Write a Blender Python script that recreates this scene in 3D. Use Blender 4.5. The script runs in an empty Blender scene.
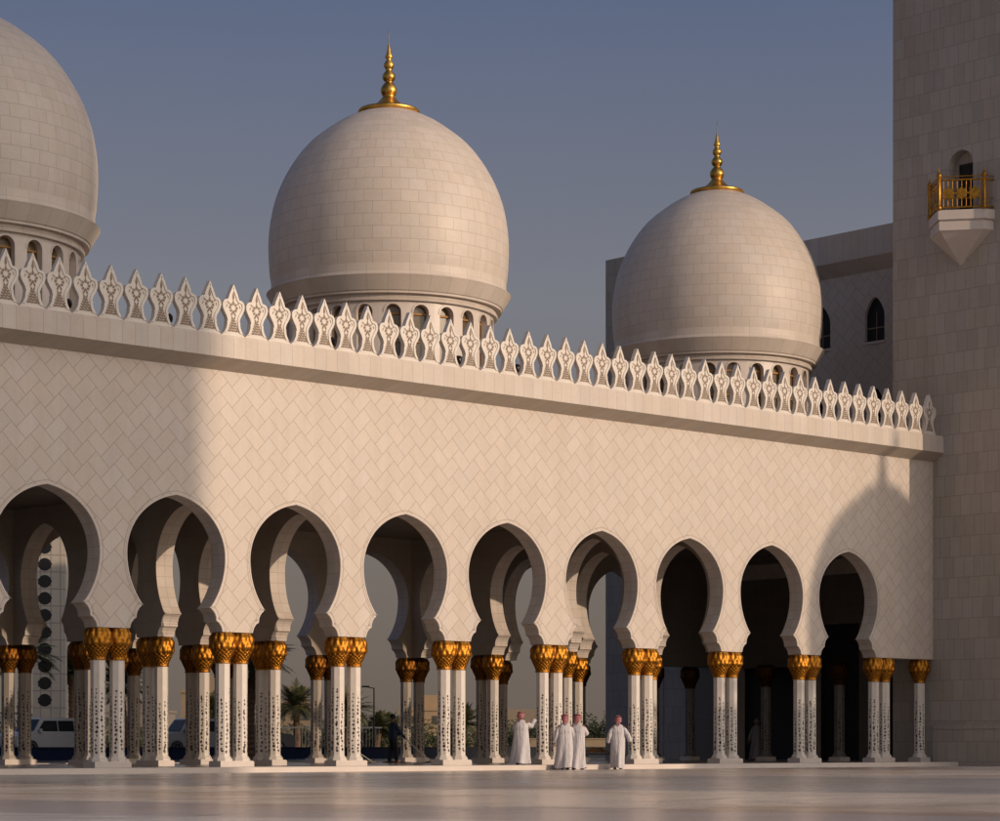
import bpy, bmesh, math, random
from mathutils import Vector, Matrix, noise
from mathutils.geometry import tessellate_polygon
random.seed(7)
R = math.radians
scene = bpy.context.scene
COL = scene.collection
TH = R(47.715); CT, ST = math.cos(TH), math.sin(TH)
FP, CX, HY, PD, EYE = 2400.0, 500.0, 746.0, 56.9, 0.61
GZ = -0.15                                   # courtyard level (arcade floor is 0)

def at(px, Z):
    """ground position seen in photo column px at depth Z"""
    X = (px-CX)/FP*Z
    return (X*ST+Z*CT, -PD-X*CT+Z*ST)
def onb(px, b):
    """s on the plane y=b seen in photo column px"""
    Z = FP*(PD+b)/(CT*(3139-px)); X = (px-CX)/FP*Z
    return X*ST+Z*CT

# ------------------------------------------------------------------ mesh helpers
class MB:
    def __init__(s): s.v=[]; s.f=[]; s.m=[]; s.uv=[]; s.sm=[]
    def face(s, pts, mat=0, uv=None, smooth=False):
        b=len(s.v); s.v+= [tuple(p) for p in pts]; s.f.append(tuple(range(b,b+len(pts))))
        s.m.append(mat); s.uv.append(uv); s.sm.append(smooth)
    def grid(s, rows, mat=0, closed=False, uvs=None, smooth=True, flip=False):
        b=len(s.v); nr=len(rows); nc=len(rows[0])
        for r in rows: s.v += [tuple(p) for p in r]
        for i in range(nr-1):
            for j in range(nc if closed else nc-1):
                k=(j+1)%nc
                q=[b+i*nc+j, b+i*nc+k, b+(i+1)*nc+k, b+(i+1)*nc+j]
                uv=None
                if uvs:
                    u0,u1=uvs[0][j],uvs[0][j+1]; v0,v1=uvs[1][i],uvs[1][i+1]
                    uv=[(u0,v0),(u1,v0),(u1,v1),(u0,v1)]
                if flip: q=q[::-1]; uv=uv[::-1] if uv else None
                s.f.append(tuple(q)); s.m.append(mat); s.uv.append(uv); s.sm.append(smooth)
    def box(s, x0,x1,y0,y1,z0,z1, mat=0, M=None):
        P=[Vector((x,y,z)) for z in (z0,z1) for y in (y0,y1) for x in (x0,x1)]
        if M is not None: P=[M@p for p in P]
        for q in ((0,2,3,1),(4,5,7,6),(0,1,5,4),(2,6,7,3),(0,4,6,2),(1,3,7,5)):
            s.face([P[i] for i in q], mat)
    def lathe(s, prof, n=48, mat=0, c=(0,0,0), rad=None, smooth=True, R0=1.0, a0=0, a1=2*math.pi):
        rows=[]; L=[0]
        for i,(r,z) in enumerate(prof):
            if i: L.append(L[-1]+math.dist(prof[i],prof[i-1]))
            rows.append([(c[0]+(rad(j/n*2*math.pi,i,r) if rad else r)*math.cos(a0+(a1-a0)*j/n),
                          c[1]+(rad(j/n*2*math.pi,i,r) if rad else r)*math.sin(a0+(a1-a0)*j/n), c[2]+z) for j in range(n)])
        s.grid(rows, mat, True, ([j/n*2*math.pi*R0 for j in range(n+1)], L), smooth)
    def tube(s, pts, rads, n=8, mat=0, cap=True, smooth=True):
        pts=[Vector(p) for p in pts]; rows=[]
        if not hasattr(rads,'__len__'): rads=[rads]*len(pts)
        up=None
        for i,p in enumerate(pts):
            d=(pts[min(i+1,len(pts)-1)]-pts[max(i-1,0)]).normalized()
            if up is None: up=d.orthogonal().normalized()
            a=(up-d*up.dot(d)).normalized(); up=a; b=d.cross(a)
            rows.append([p+(a*math.cos(t)+b*math.sin(t))*rads[i] for t in [k/n*2*math.pi for k in range(n)]])
        s.grid(rows, mat, True, None, smooth)
        if cap: s.face(rows[0][::-1],mat); s.face(rows[-1],mat)
    def poly(s, loops, fn, mat=0, uvf=None, flip=False):
        """2-D polygon with holes; fn maps (a,b) to 3-D"""
        flat=[p for l in loops for p in l]
        tris=tessellate_polygon([[Vector((p[0],p[1],0)) for p in l] for l in loops])
        for t in tris:
            a,b,c=[flat[i] for i in t]
            if (b[0]-a[0])*(c[1]-a[1])-(b[1]-a[1])*(c[0]-a[0])<0: a,c=c,a
            q=[a,b,c]
            if flip: q=q[::-1]
            s.face([fn(*p) for p in q],mat,[uvf(*p) for p in q] if uvf else None)
    def build(s, name, mats, parent=None, loc=None, recalc=False):
        me=bpy.data.meshes.new(name); me.from_pydata(s.v,[],s.f)
        for m in (mats if isinstance(mats,(list,tuple)) else [mats]): me.materials.append(m)
        me.polygons.foreach_set('material_index',s.m); me.polygons.foreach_set('use_smooth',s.sm)
        if any(u for u in s.uv):
            l=me.uv_layers.new(name='UVMap'); k=0
            for f,u in zip(s.f,s.uv):
                for i in range(len(f)):
                    l.data[k].uv = u[i] if u else (0,0); k+=1
        if recalc:
            bm=bmesh.new(); bm.from_mesh(me); bmesh.ops.remove_doubles(bm,verts=bm.verts,dist=1e-4)
            bmesh.ops.recalc_face_normals(bm,faces=bm.faces); bm.to_mesh(me); bm.free()
        me.update()
        o=bpy.data.objects.new(name,me); COL.objects.link(o)
        if parent: o.parent=parent
        if loc: o.location=loc
        return o
def tag(o,label=None,cat=None,group=None,kind=None):
    for k,v in (('label',label),('category',cat),('group',group),('kind',kind)):
        if v: o[k]=v
    return o
def empty(name,loc=(0,0,0),rz=0,label=None,cat=None,group=None):
    o=bpy.data.objects.new(name,None); COL.objects.link(o); o.location=loc; o.rotation_euler=(0,0,rz)
    o.empty_display_size=.3
    return tag(o,label,cat,group)
def copy_tree(o,parent=None,loc=None,rz=None):
    c=o.copy(); COL.objects.link(c); c.parent=parent
    if loc: c.location=loc
    if rz is not None: c.rotation_euler=(0,0,rz)
    for ch in [x for x in COL.objects if x.parent==o]: copy_tree(ch,c)
    return c

# ------------------------------------------------------------------ node helpers
class NT:
    def __init__(s,name):
        s.mat=bpy.data.materials.new(name); s.mat.use_nodes=True; s.t=s.mat.node_tree; s.n=s.t.nodes
        s.b=s.n['Principled BSDF']; s.geo=None
    def link(s,a,b): s.t.links.new(a,b)
    def val(s,sock,v):
        if isinstance(v,(int,float)): sock.default_value=v
        elif isinstance(v,tuple): sock.default_value=v if len(v)==len(sock.default_value) else v+(1,)
        else: s.link(v,sock)
    def math(s,op,a,b=0.0,c=None,clamp=False):
        n=s.n.new('ShaderNodeMath'); n.operation=op; n.use_clamp=clamp
        s.val(n.inputs[0],a); s.val(n.inputs[1],b)
        if c is not None: s.val(n.inputs[2],c)
        return n.outputs[0]
    def coord(s,kind='Object'):
        return s.n.new('ShaderNodeTexCoord').outputs[kind]
    def sep(s,v):
        n=s.n.new('ShaderNodeSeparateXYZ'); s.link(v,n.inputs[0]); return n.outputs
    def comb(s,x=0.,y=0.,z=0.):
        n=s.n.new('ShaderNodeCombineXYZ'); s.val(n.inputs[0],x); s.val(n.inputs[1],y); s.val(n.inputs[2],z); return n.outputs[0]
    def noise(s,v,scale,detail=4,rough=.55,out='Fac',dist=0):
        n=s.n.new('ShaderNodeTexNoise'); n.inputs['Scale'].default_value=scale; n.inputs['Detail'].default_value=detail
        n.inputs['Roughness'].default_value=rough; n.inputs['Distortion'].default_value=dist
        if v is not None: s.link(v,n.inputs['Vector'])
        return n.outputs[out]
    def ramp(s,f,stops):
        n=s.n.new('ShaderNodeValToRGB'); s.link(f,n.inputs[0]); e=n.color_ramp.elements
        while len(e)<len(stops): e.new(.5)
        for i,(p,c) in enumerate(stops): e[i].position=p; e[i].color=c if len(c)==4 else c+(1,)
        return n.outputs[0]
    def mix(s,f,a,b,mode='MIX'):
        n=s.n.new('ShaderNodeMix'); n.data_type='RGBA'; n.blend_type=mode
        s.val(n.inputs[0],f); s.val(n.inputs[6],a); s.val(n.inputs[7],b); return n.outputs[2]
    def white(s,v):
        n=s.n.new('ShaderNodeTexWhiteNoise'); n.noise_dimensions='3D'; s.link(v,n.inputs[0]); return n.outputs['Value']
    def bump(s,h,strength=.3,dist=.01):
        n=s.n.new('ShaderNodeBump'); n.inputs['Strength'].default_value=strength; n.inputs['Distance'].default_value=dist
        s.link(h,n.inputs['Height']); s.link(n.outputs[0],s.b.inputs['Normal'])
    def set(s,**k):
        m={'col':'Base Color','rough':'Roughness','metal':'Metallic','spec':'Specular IOR Level','trans':'Transmission Weight','ecol':'Emission Color','estr':'Emission Strength','ior':'IOR','alpha':'Alpha'}
        for a,v in k.items(): s.val(s.b.inputs[m[a]],v)
        return s.mat

MARB=(.60,.525,.475); JOINT=(.27,.205,.16)
def weather(t,col,co,amt=.10):
    """broad soft staining and fine veining on stone"""
    a=t.noise(co,.35,5,.6); b=t.noise(co,2.3,6,.65)
    f=t.math('ADD',t.math('MULTIPLY',a,.6),t.math('MULTIPLY',b,.4))
    m=t.ramp(f,[(.3,(1-amt,)*2+(1-amt*1.15,)),(.65,(1.,1.,1.))])
    col=t.mix(1.,col,m,'MULTIPLY')
    vn=t.noise(co,1.1,8,.72,dist=2.2); vv=t.ramp(vn,[(.485,(1,1,1)),(.50,(.90,.885,.87)),(.515,(1,1,1))])
    col=t.mix(.8,col,vv,'MULTIPLY')
    s_=t.sep(co); h=t.math('ADD',s_[0],s_[1]); st=t.noise(t.comb(t.math('MULTIPLY',h,2.2),0.,t.math('MULTIPLY',s_[2],.12)),1.,4,.6)
    return t.mix(.8,col,t.ramp(st,[(.35,(.93,.92,.90)),(.6,(1,1,1))]),'MULTIPLY')

def slab_mat(name,w,h,offset=.5,joint=.014,uv='obj',base=MARB,var=.07,jc=JOINT,rough=.45,horiz='xy',rand=0.,jm=.9):
    """rectangular stone cladding laid in courses"""
    t=NT(name)
    if uv=='uv': s_=t.sep(t.coord('UV')); u,v=s_[0],s_[1]
    else:
        s_=t.sep(t.coord('Object')); u=t.math('ADD',s_[0],s_[1]); v=s_[2]
    rv=t.math('DIVIDE',v,h); row=t.math('FLOOR',rv); fv=t.math('SUBTRACT',rv,row)
    sh=t.math('MULTIPLY',t.math('MODULO',row,2.),offset)
    if rand: sh=t.math('ADD',sh,t.math('MULTIPLY',t.white(t.comb(row,3.3,1.)),rand))
    ru=t.math('ADD',t.math('DIVIDE',u,w),sh); colu=t.math('FLOOR',ru); fu=t.math('SUBTRACT',ru,colu)
    du=t.math('MULTIPLY',t.math('MINIMUM',fu,t.math('SUBTRACT',1.,fu)),w)
    dv=t.math('MULTIPLY',t.math('MINIMUM',fv,t.math('SUBTRACT',1.,fv)),h)
    d=t.math('MINIMUM',du,dv)
    j=t.math('SUBTRACT',1.,t.math('DIVIDE',d,joint),clamp=True)
    rnd=t.white(t.comb(colu,row,.5)); rnd2=t.white(t.comb(colu,row,7.5))
    k=t.math('ADD',1-var,t.math('MULTIPLY',rnd,var*1.3))
    c=t.mix(1.,base,t.comb(k,t.math('MULTIPLY',k,t.math('ADD',.985,t.math('MULTIPLY',rnd2,.03))),t.math('MULTIPLY',k,t.math('ADD',.95,t.math('MULTIPLY',rnd2,.07)))),'MULTIPLY')
    c=weather(t,c,t.coord('Object'))
    c=t.mix(t.math('MULTIPLY',j,jm),c,jc)
    t.bump(t.math('ADD',t.math('SUBTRACT',1.,j),t.math('MULTIPLY',rnd,.35)),.35,.006)
    return t.set(col=c,rough=rough,spec=.3)

def herring_mat(name,W=.42,L=.63,joint=.017,axis='x'):
    """diagonal herringbone stone panels, with fine carved ribs low on the wall"""
    t=NT(name); s_=t.sep(t.coord('Object'))
    x=t.math('ADD',s_[0],s_[1]); z=s_[2]; q=1/math.sqrt(2)
    u=t.math('MULTIPLY',t.math('ADD',x,z),q); v=t.math('MULTIPLY',t.math('SUBTRACT',z,x),q)
    al=t.math('FLOOR',t.math('DIVIDE',t.math('ADD',u,v),2*W)); be=t.math('FLOOR',t.math('DIVIDE',t.math('SUBTRACT',u,v),2*L))
    best=None; idd=None; vert=None
    for kind,offs in (('H',((0,0),(-1,0),(0,1),(-1,1))),('V',((0,0),(-1,0)))):
        for di,dj in offs:
            a=t.math('ADD',al,float(di)); b=t.math('ADD',be,float(dj))
            ox=t.math('ADD',t.math('MULTIPLY',a,W),t.math('MULTIPLY',b,L))
            oy=t.math('SUBTRACT',t.math('MULTIPLY',a,W),t.math('MULTIPLY',b,L))
            lx=t.math('SUBTRACT',u,ox); ly=t.math('SUBTRACT',v,oy)
            x0,x1,y0,y1=(0,L,0,W) if kind=='H' else (L,L+W,W-L,W)
            hx=t.math('SUBTRACT',(x1-x0)/2,t.math('ABSOLUTE',t.math('SUBTRACT',lx,(x0+x1)/2)))
            hy=t.math('SUBTRACT',(y1-y0)/2,t.math('ABSOLUTE',t.math('SUBTRACT',ly,(y0+y1)/2)))
            d=t.math('MINIMUM',hx,hy); ins=t.math('GREATER_THAN',d,0.)
            h=t.math('MULTIPLY',ins,t.math('ADD',t.math('ADD',t.math('MULTIPLY',a,1.37),t.math('MULTIPLY',b,7.13)),0. if kind=='H' else 3.71))
            best=d if best is None else t.math('MAXIMUM',best,d)
            idd=h if idd is None else t.math('ADD',idd,h)
            if kind=='V': vert=ins if vert is None else t.math('ADD',vert,ins)
    j=t.math('SUBTRACT',1.,t.math('DIVIDE',best,joint),clamp=True)
    rnd=t.white(t.comb(idd,.3,.5)); rnd2=t.white(t.comb(idd,4.,.5))
    k=t.math('ADD',.955,t.math('MULTIPLY',rnd,.055))
    c=t.mix(1.,MARB,t.comb(k,t.math('MULTIPLY',k,t.math('ADD',.985,t.math('MULTIPLY',rnd2,.025))),t.math('MULTIPLY',k,t.math('ADD',.95,t.math('MULTIPLY',rnd2,.06)))),'MULTIPLY')
    c=weather(t,c,t.coord('Object'),.07)
    # carved ribs near the arches, chevron by panel direction
    w1=t.math('SINE',t.math('MULTIPLY',u,2*math.pi/.075)); w2=t.math('SINE',t.math('MULTIPLY',v,2*math.pi/.075))
    ww=t.math('ADD',t.math('MULTIPLY',w1,vert),t.math('MULTIPLY',w2,t.math('SUBTRACT',1.,vert)))
    low=t.math('MULTIPLY',t.math('SUBTRACT',8.6,z),.8,clamp=True)
    pick=t.math('GREATER_THAN',t.white(t.comb(idd,9.,2.)),.45)
    rib=t.math('MULTIPLY',t.math('MULTIPLY',low,pick),ww)
    c=t.mix(t.math('MULTIPLY',t.math('MAXIMUM',rib,0.),.16),c,JOINT)
    c=t.mix(t.math('MULTIPLY',j,.75),c,JOINT)
    t.bump(t.math('ADD',t.math('ADD',t.math('SUBTRACT',1.,j),t.math('MULTIPLY',rnd,.4)),t.math('MULTIPLY',rib,.25)),.35,.006)
    return t.set(col=c,rough=.45,spec=.3)

def plain(name,col,rough=.5,metal=0,spec=.4,var=.12,scale=3.,bump=0,bscale=20.):
    t=NT(name); co=t.coord('Object'); f=t.noise(co,scale,5,.6)
    m=t.ramp(f,[(.3,(1-var,)*3),(.7,(1+var*.3,)*3)])
    c=t.mix(1.,col,m,'MULTIPLY')
    if bump: t.bump(t.noise(co,bscale,4,.6),bump,.01)
    return t.set(col=c,rough=rough,metal=float(metal),spec=spec)

M={}
M['herring']=herring_mat('herringbone_marble')
M['fascia']=slab_mat('fascia_marble',.42,3.1,0,.010)
M['soffit_d']=slab_mat('soffit_shade_tone',.42,9.1,0,.012,base=(.40,.34,.29))  # marble darkened to stand in for shade under the cornice
M['soffit']=slab_mat('soffit_marble',.42,9.1,0,.010)
M['intrados']=slab_mat('intrados_marble',.33,.31,0,.010,'uv')
M['tower']=slab_mat('tower_marble',.47,.775,.5,.014,'obj',base=(.44,.395,.36),jc=(.20,.165,.14),var=.10,rand=.35)
M['dome']=slab_mat('dome_marble',2*math.pi*4.07/42,.405,.5,.015,'uv',var=.05,jm=.6)
M['lip']=slab_mat('ring_marble',2*math.pi*4.07/36,4.,0,.012,'uv',var=.05,jm=.6)
M['smooth']=plain('smooth_marble',MARB,.4,var=.08,scale=1.5)
M['white']=plain('white_marble',(.66,.60,.54),.35,var=.08,scale=4.)
M['ceiling']=slab_mat('ceiling_panels',.9,50.,0,.03,base=(.24,.19,.155))
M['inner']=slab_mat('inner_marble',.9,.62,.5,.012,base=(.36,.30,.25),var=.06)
M['inner_d']=slab_mat('shade_painted_inner_marble',.9,.62,.5,.012,base=(.17,.148,.128),var=.06)  # inner marble darkened to stand in for deep shade at the east end
M['relief']=plain('carved_brown_relief',(.28,.205,.15),.7,scale=30.,var=.4)
M['inlay']=plain('dark_stone_inlay',(.055,.03,.026),.4,var=.5,scale=9.)
M['dark']=plain('dark_interior',(.012,.010,.010),.6)
M['black']=plain('black_plastic',(.01,.01,.012),.35)
M['navy']=plain('navy_pool_tile',(.008,.014,.04),.25)
def gold_mat(name,col,rough,bs,depth=False):
    t=NT(name); co=t.coord('Object'); n=t.noise(co,bs,5,.65)
    c=t.ramp(n,[(.35,tuple(x*.55 for x in col)),(.62,col)])
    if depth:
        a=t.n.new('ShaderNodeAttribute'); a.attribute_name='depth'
        c=t.mix(t.ramp(a.outputs['Fac'],[(.0,(.0,)*3),(.75,(1,1,1))]),(.025,.007,.002),c)  # crevice shade painted dark between the gilded leaves
    t.bump(n,.6 if depth else .35,.02 if depth else .012)
    return t.set(col=c,rough=t.math('ADD',rough,t.math('MULTIPLY',n,.15)),metal=1.)
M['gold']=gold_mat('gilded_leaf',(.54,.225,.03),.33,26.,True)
M['goldf']=gold_mat('gilded_finial',(.80,.47,.11),.28,3.)
M['goldr']=gold_mat('gilded_rail',(.52,.25,.04),.34,8.)
def glass_mat():
    t=NT('window_glass'); n=t.noise(t.coord('Object'),1.2,2)
    return t.set(col=t.ramp(n,[(.3,(.045,.045,.04)),(.7,(.10,.10,.085))]),rough=.12,spec=.6)
M['glass']=glass_mat(); M['wglass']=plain('amber_glass',(.13,.095,.055),.2,var=.5,scale=.6,spec=.6); M['amber']=plain('amber_frame',(.34,.17,.05),.6,.2,var=.3,scale=6.)

# ------------------------------------------------------------------ courtyard floor
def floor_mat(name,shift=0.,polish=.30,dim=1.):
    t=NT(name); co=t.coord('Object'); s_=t.sep(co)
    w=t.noise(co,.05,3,.5,dist=1.0); w2=t.noise(t.comb(t.math('MULTIPLY',s_[0],.10),t.math('MULTIPLY',s_[1],.16),0.),1.,5,.6,dist=1.6)
    v=t.noise(co,.8,8,.7,dist=1.2)
    c=t.ramp(w,[(.34,(.52,.48,.46)),(.44,(.70,.61,.51)),(.53,(.74,.64,.53)),(.57,(.56,.51,.48)),(.66,(.68,.60,.51))])
    dd=t.math('ADD',t.math('ADD',t.math('MULTIPLY',s_[0],.943),t.math('MULTIPLY',s_[1],.332)),t.math('MULTIPLY',t.noise(co,.25,3,.5),.8))
    bands=t.ramp(t.math('MULTIPLY',dd,1/40.,clamp=True),[(.06,(.70,.66,.64)),(.08,(.47,.415,.405)),(.19,(.47,.415,.405)),(.21,(.80,.69,.58)),(.43,(.80,.69,.58)),(.47,(.62,.55,.48))])
    c=t.mix(t.math('SUBTRACT',1.,t.math('MULTIPLY',t.math('SUBTRACT',dd,18.),.06,clamp=True)),c,bands)
    sw=t.ramp(w2,[(.53,(0,0,0)),(.565,(1,1,1)),(.60,(0,0,0))])     # curling dark bands of inlaid stone
    c=t.mix(t.math('MULTIPLY',sw,.5),c,(.16,.12,.095))
    br=t.ramp(t.noise(co,.10,3,.5,dist=2.),[(.52,(0,0,0)),(.62,(1,1,1))])
    c=t.mix(t.math('MULTIPLY',br,.55),c,(.42,.27,.17))
    k=t.ramp(v,[(.35,(.96,.955,.95)),(.6,(1,1,1))]); c=t.mix(1.,c,k,'MULTIPLY')
    # 1.2 m slab joints
    for a in (s_[0],s_[1]):
        f=t.math('FRACT',t.math('DIVIDE',a,1.2)); d=t.math('MULTIPLY',t.math('MINIMUM',f,t.math('SUBTRACT',1.,f)),1.2)
        c=t.mix(t.math('MULTIPLY',t.math('SUBTRACT',1.,t.math('DIVIDE',d,.012),clamp=True),.3),c,(.25,.20,.17))
    cell=t.white(t.comb(t.math('FLOOR',t.math('DIVIDE',s_[0],1.2)),t.math('FLOOR',t.math('DIVIDE',s_[1],1.2)),1.))
    c=t.mix(1.,c,t.ramp(cell,[(0.,(.90,.90,.91)),(1.,(1,1,1))]),'MULTIPLY')
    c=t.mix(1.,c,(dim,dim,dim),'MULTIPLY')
    t.bump(t.noise(co,.5,2,.5),.03,.02)
    return t.set(col=c,rough=t.math('ADD',polish,t.math('ADD',t.math('MULTIPLY',w,.20),t.math('MULTIPLY',sw,.08))),spec=.36)
M['floor']=floor_mat('polished_court_marble',polish=.16)
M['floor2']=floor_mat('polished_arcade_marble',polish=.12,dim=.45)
M['earth']=plain('pale_paving_outside',(.20,.165,.13),.8,scale=.05,var=.3,bump=.2)
M['asphalt']=plain('asphalt',(.05,.048,.046),.85,scale=.4,bump=.2)

g=MB()
RX0,RX1,RY0,RY1=-400,600,-400,13.2
N=14
for i in range(N):
    for j in range(N):
        a,b=RX0+(RX1-RX0)*i/N,RX0+(RX1-RX0)*(i+1)/N; c,d=RY0+(RY1-RY0)*j/N,RY0+(RY1-RY0)*(j+1)/N
        g.face([(a,c,GZ),(b,c,GZ),(b,d,GZ),(a,d,GZ)])
tag(g.build('courtyard_floor',M['floor']),kind='structure')
g=MB(); g.face([(-3000,-3000,GZ-.03),(5000,-3000,GZ-.03),(5000,6000,GZ-.03),(-3000,6000,GZ-.03)])
tag(g.build('ground',M['earth']),kind='structure')
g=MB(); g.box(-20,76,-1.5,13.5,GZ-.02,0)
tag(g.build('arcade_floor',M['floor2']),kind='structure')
g=MB(); g.box(-20,73.7,-1.56,-.75,GZ-.01,.004)
tag(g.build('arcade_step',M['smooth']),kind='structure')
g=MB(); g.face([(-60,13.6,-.06),(100,13.6,-.06),(100,43.6,-.06),(-60,43.6,-.06)])
t=NT('pool_water'); t.bump(t.noise(t.coord('Object'),2.5,3,.5),.25,.02)
tag(g.build('pool_water',t.set(col=(.006,.012,.035),rough=.12,spec=.25)),kind='structure')
g=MB(); g.box(-60,140,48,64,GZ,.17)
tag(g.build('road',M['asphalt']),kind='structure')

# ------------------------------------------------------------------ the arcade
S0,BAY=36.95,4.245
def sn(n): return S0+BAY*n
XE=73.8
def arch_profile(cx,sc=1.0,z0=3.9,seg=16):
    """keyhole arch outline, from the left foot over the apex to the right foot"""
    half=[(1.58,z0),(1.57,z0+.05),(1.53,z0+.16),(1.45,z0+.26),(1.36,z0+.31),(1.36,z0+.345),(1.35,z0+.43),(1.31,z0+.52),(1.25,z0+.60),(1.19,z0+.64),(1.19,z0+.67),(1.12,z0+.67)]
    c=.57; r=1.67+c; zc=z0+2.12
    a0=-math.asin((zc-(z0+.67))/r)
    for i in range(1,seg): 
        a=a0*(1-i/seg); half.append((-c+r*math.cos(a),zc+r*math.sin(a)))
    c=.30; r=1.67+c; a1=math.acos(c/r); kz=1.72/math.sqrt(r*r-c*c)
    for i in range(0,seg*2): 
        a=a1*i/(seg*2); half.append((-c+r*math.cos(a),zc+kz*r*math.sin(a)))
    pts=[(cx-sc*x,z) for x,z in half]+[(cx,zc+1.725)]+[(cx+sc*x,z) for x,z in half[::-1]]
    return pts
def arch_wall(mb,a0,a1,centres,z0,z1,y0,y1,along='x',sc=1.0,const=0.0,ends=True,rim=None):
    """wall between y0 (front) and y1 pierced by arches open at the foot"""
    cont=[(a0,z0)]; arcs=[]
    for c in centres:
        p=arch_profile(c,sc,z0); arcs.append(p); cont+=p
    cont+=[(a1,z0),(a1,z1),(a0,z1)]
    P=(lambda y:(lambda a,z:(a,y,z))) if along=='x' else (lambda y:(lambda a,z:(y,a,z)))
    fl = along=='x'
    mb.poly([cont],P(y0),0,flip=not fl); mb.poly([cont],P(y1),0,flip=fl)
    f0,f1=P(y0),P(y1)
    for p in arcs:
        L=0
        for i in range(len(p)-1):
            a,b=p[i],p[i+1]; d=math.dist(a,b)
            q=[f0(*a),f0(*b),f1(*b),f1(*a)]; uv=[(L,0),(L+d,0),(L+d,y1-y0),(L,y1-y0)]
            if not fl: q=q[::-1]; uv=uv[::-1]
            mb.face(q,1,uv); L+=d
    xs=[a0]+[v for c in arcs for v in (c[0][0],c[-1][0])]+[a1]
    for k in range(0,len(xs),2):
        q=[f0(xs[k],z0),f0(xs[k+1],z0),f1(xs[k+1],z0),f1(xs[k],z0)]; mb.face(q if not fl else q[::-1],2)
    for a in (a0,a1): mb.face([f0(a,z0),f0(a,z1),f1(a,z1),f1(a,z0)],2)
    if rim is not None:
        for p in arcs:
            off=[]
            for i,(x,z) in enumerate(p):
                x0_,z0_=p[max(i-1,0)]; x1_,z1_=p[min(i+1,len(p)-1)]
                dx,dz=x1_-x0_,z1_-z0_; l=math.hypot(dx,dz) or 1; off.append((-dz/l,dx/l))
            for i in range(len(p)-1):
                for (u,v,ya,yb) in ((0.012,.012,0,-.012),(.012,.05,-.012,-.012),(.05,.05,-.012,0),(.105,.125,-.003,-.003)):
                    A=(p[i][0]+off[i][0]*u,p[i][1]+off[i][1]*u); B=(p[i+1][0]+off[i+1][0]*u,p[i+1][1]+off[i+1][1]*u)
                    C=(p[i+1][0]+off[i+1][0]*v,p[i+1][1]+off[i+1][1]*v); D=(p[i][0]+off[i][0]*v,p[i][1]+off[i][1]*v)
                    rim.face([(A[0],y0+ya,A[1]),(B[0],y0+ya,B[1]),(C[0],y0+yb,C[1]),(D[0],y0+yb,D[1])],1 if u>.1 else 0)

arc=empty('mosque_arcade',(S0,0,0),0,'long white marble mosque arcade with keyhole arches, gilded columns and three domes','mosque arcade')
def inarc(o,loc=(0,0,0)):
    o.parent=arc; o.location=Vector(loc)-arc.location; return o
WZ=11.44; NA=-5
XW=sn(NA)
w=MB(); rim=MB()
cs=[sn(n+.5) for n in range(NA,8)]
arch_wall(w,XW,XE,cs,3.9,WZ,-.30,.32,rim=rim)
inarc(w.build('facade_wall',[M['herring'],M['intrados'],M['smooth']]))
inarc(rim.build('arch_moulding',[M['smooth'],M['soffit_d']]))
w=MB(); arch_wall(w,XW,sn(8),[c for c in cs if c<sn(8)],3.9,WZ,11.64,12.26)
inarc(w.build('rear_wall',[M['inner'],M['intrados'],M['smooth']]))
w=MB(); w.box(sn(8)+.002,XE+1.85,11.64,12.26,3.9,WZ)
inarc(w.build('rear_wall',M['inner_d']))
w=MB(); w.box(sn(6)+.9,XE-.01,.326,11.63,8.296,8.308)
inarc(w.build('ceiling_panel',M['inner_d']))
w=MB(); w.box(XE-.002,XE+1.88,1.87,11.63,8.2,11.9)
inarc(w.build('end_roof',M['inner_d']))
cross=[n for n in (-3,-2,1,2,5,6)]
for n in cross:
    w=MB(); arch_wall(w,.325,11.635,[2.0,5.83,9.75],3.9,8.3,sn(n)-.30,sn(n)+.30,along='y',sc=.86)
    inarc(w.build('cross_wall',[M['inner'],M['intrados'],M['inner']]))
w=MB(); w.box(XW+.01,XE-.01,.325,11.635,8.31,12.0)
inarc(w.build('roof',M['ceiling']))
# cornice: sloping soffit, fascia, ledge
w=MB()
for sgn,yf in ((-1,-.30),(1,12.26)):
    pr=[(yf,WZ),(yf+sgn*.03,WZ+.002),(yf+sgn*.50,WZ+.30),(yf+sgn*.50,WZ+.89),(yf+sgn*.47,WZ+.90),(yf+sgn*.47,WZ+.95),(yf-sgn*.7,WZ+.95),(yf-sgn*.7,WZ)]
    for i in range(len(pr)-1):
        a,b=pr[i],pr[i+1]; q=[(XW,a[0],a[1]),(XE-.003,a[0],a[1]),(XE-.003,b[0],b[1]),(XW,b[0],b[1])]
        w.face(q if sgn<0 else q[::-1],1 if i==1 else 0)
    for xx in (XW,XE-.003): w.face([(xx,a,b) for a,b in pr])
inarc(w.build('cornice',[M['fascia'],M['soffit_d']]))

# merlons
half=[(0,1.48),(.045,1.38),(.10,1.27),(.155,1.15),(.185,1.06),(.20,1.035),(.27,1.025),(.34,.985),(.38,.91),(.387,.83),(.365,.74),(.31,.64),(.245,.54),(.215,.45),(.21,.40),(.232,.395),(.228,.33),(.245,.23),(.30,.12),(.385,.025),(.405,0)]
outl=[(-x,z) for x,z in half[::-1]]+[(x,z) for x,z in half[1:]]
def extrude(mb,pl,y0,y1,mat=0):
    mb.poly([pl],lambda a,b:(a,y0,b),mat); mb.poly([pl],lambda a,b:(a,y1,b),mat,flip=True)
    area=sum(pl[i][0]*pl[(i+1)%len(pl)][1]-pl[(i+1)%len(pl)][0]*pl[i][1] for i in range(len(pl)))
    for i in range(len(pl)):
        a,b=pl[i],pl[(i+1)%len(pl)]
        q=[(a[0],y0,a[1]),(a[0],y1,a[1]),(b[0],y1,b[1]),(b[0],y0,b[1])]
        mb.face(q if area>0 else q[::-1],mat)
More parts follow.
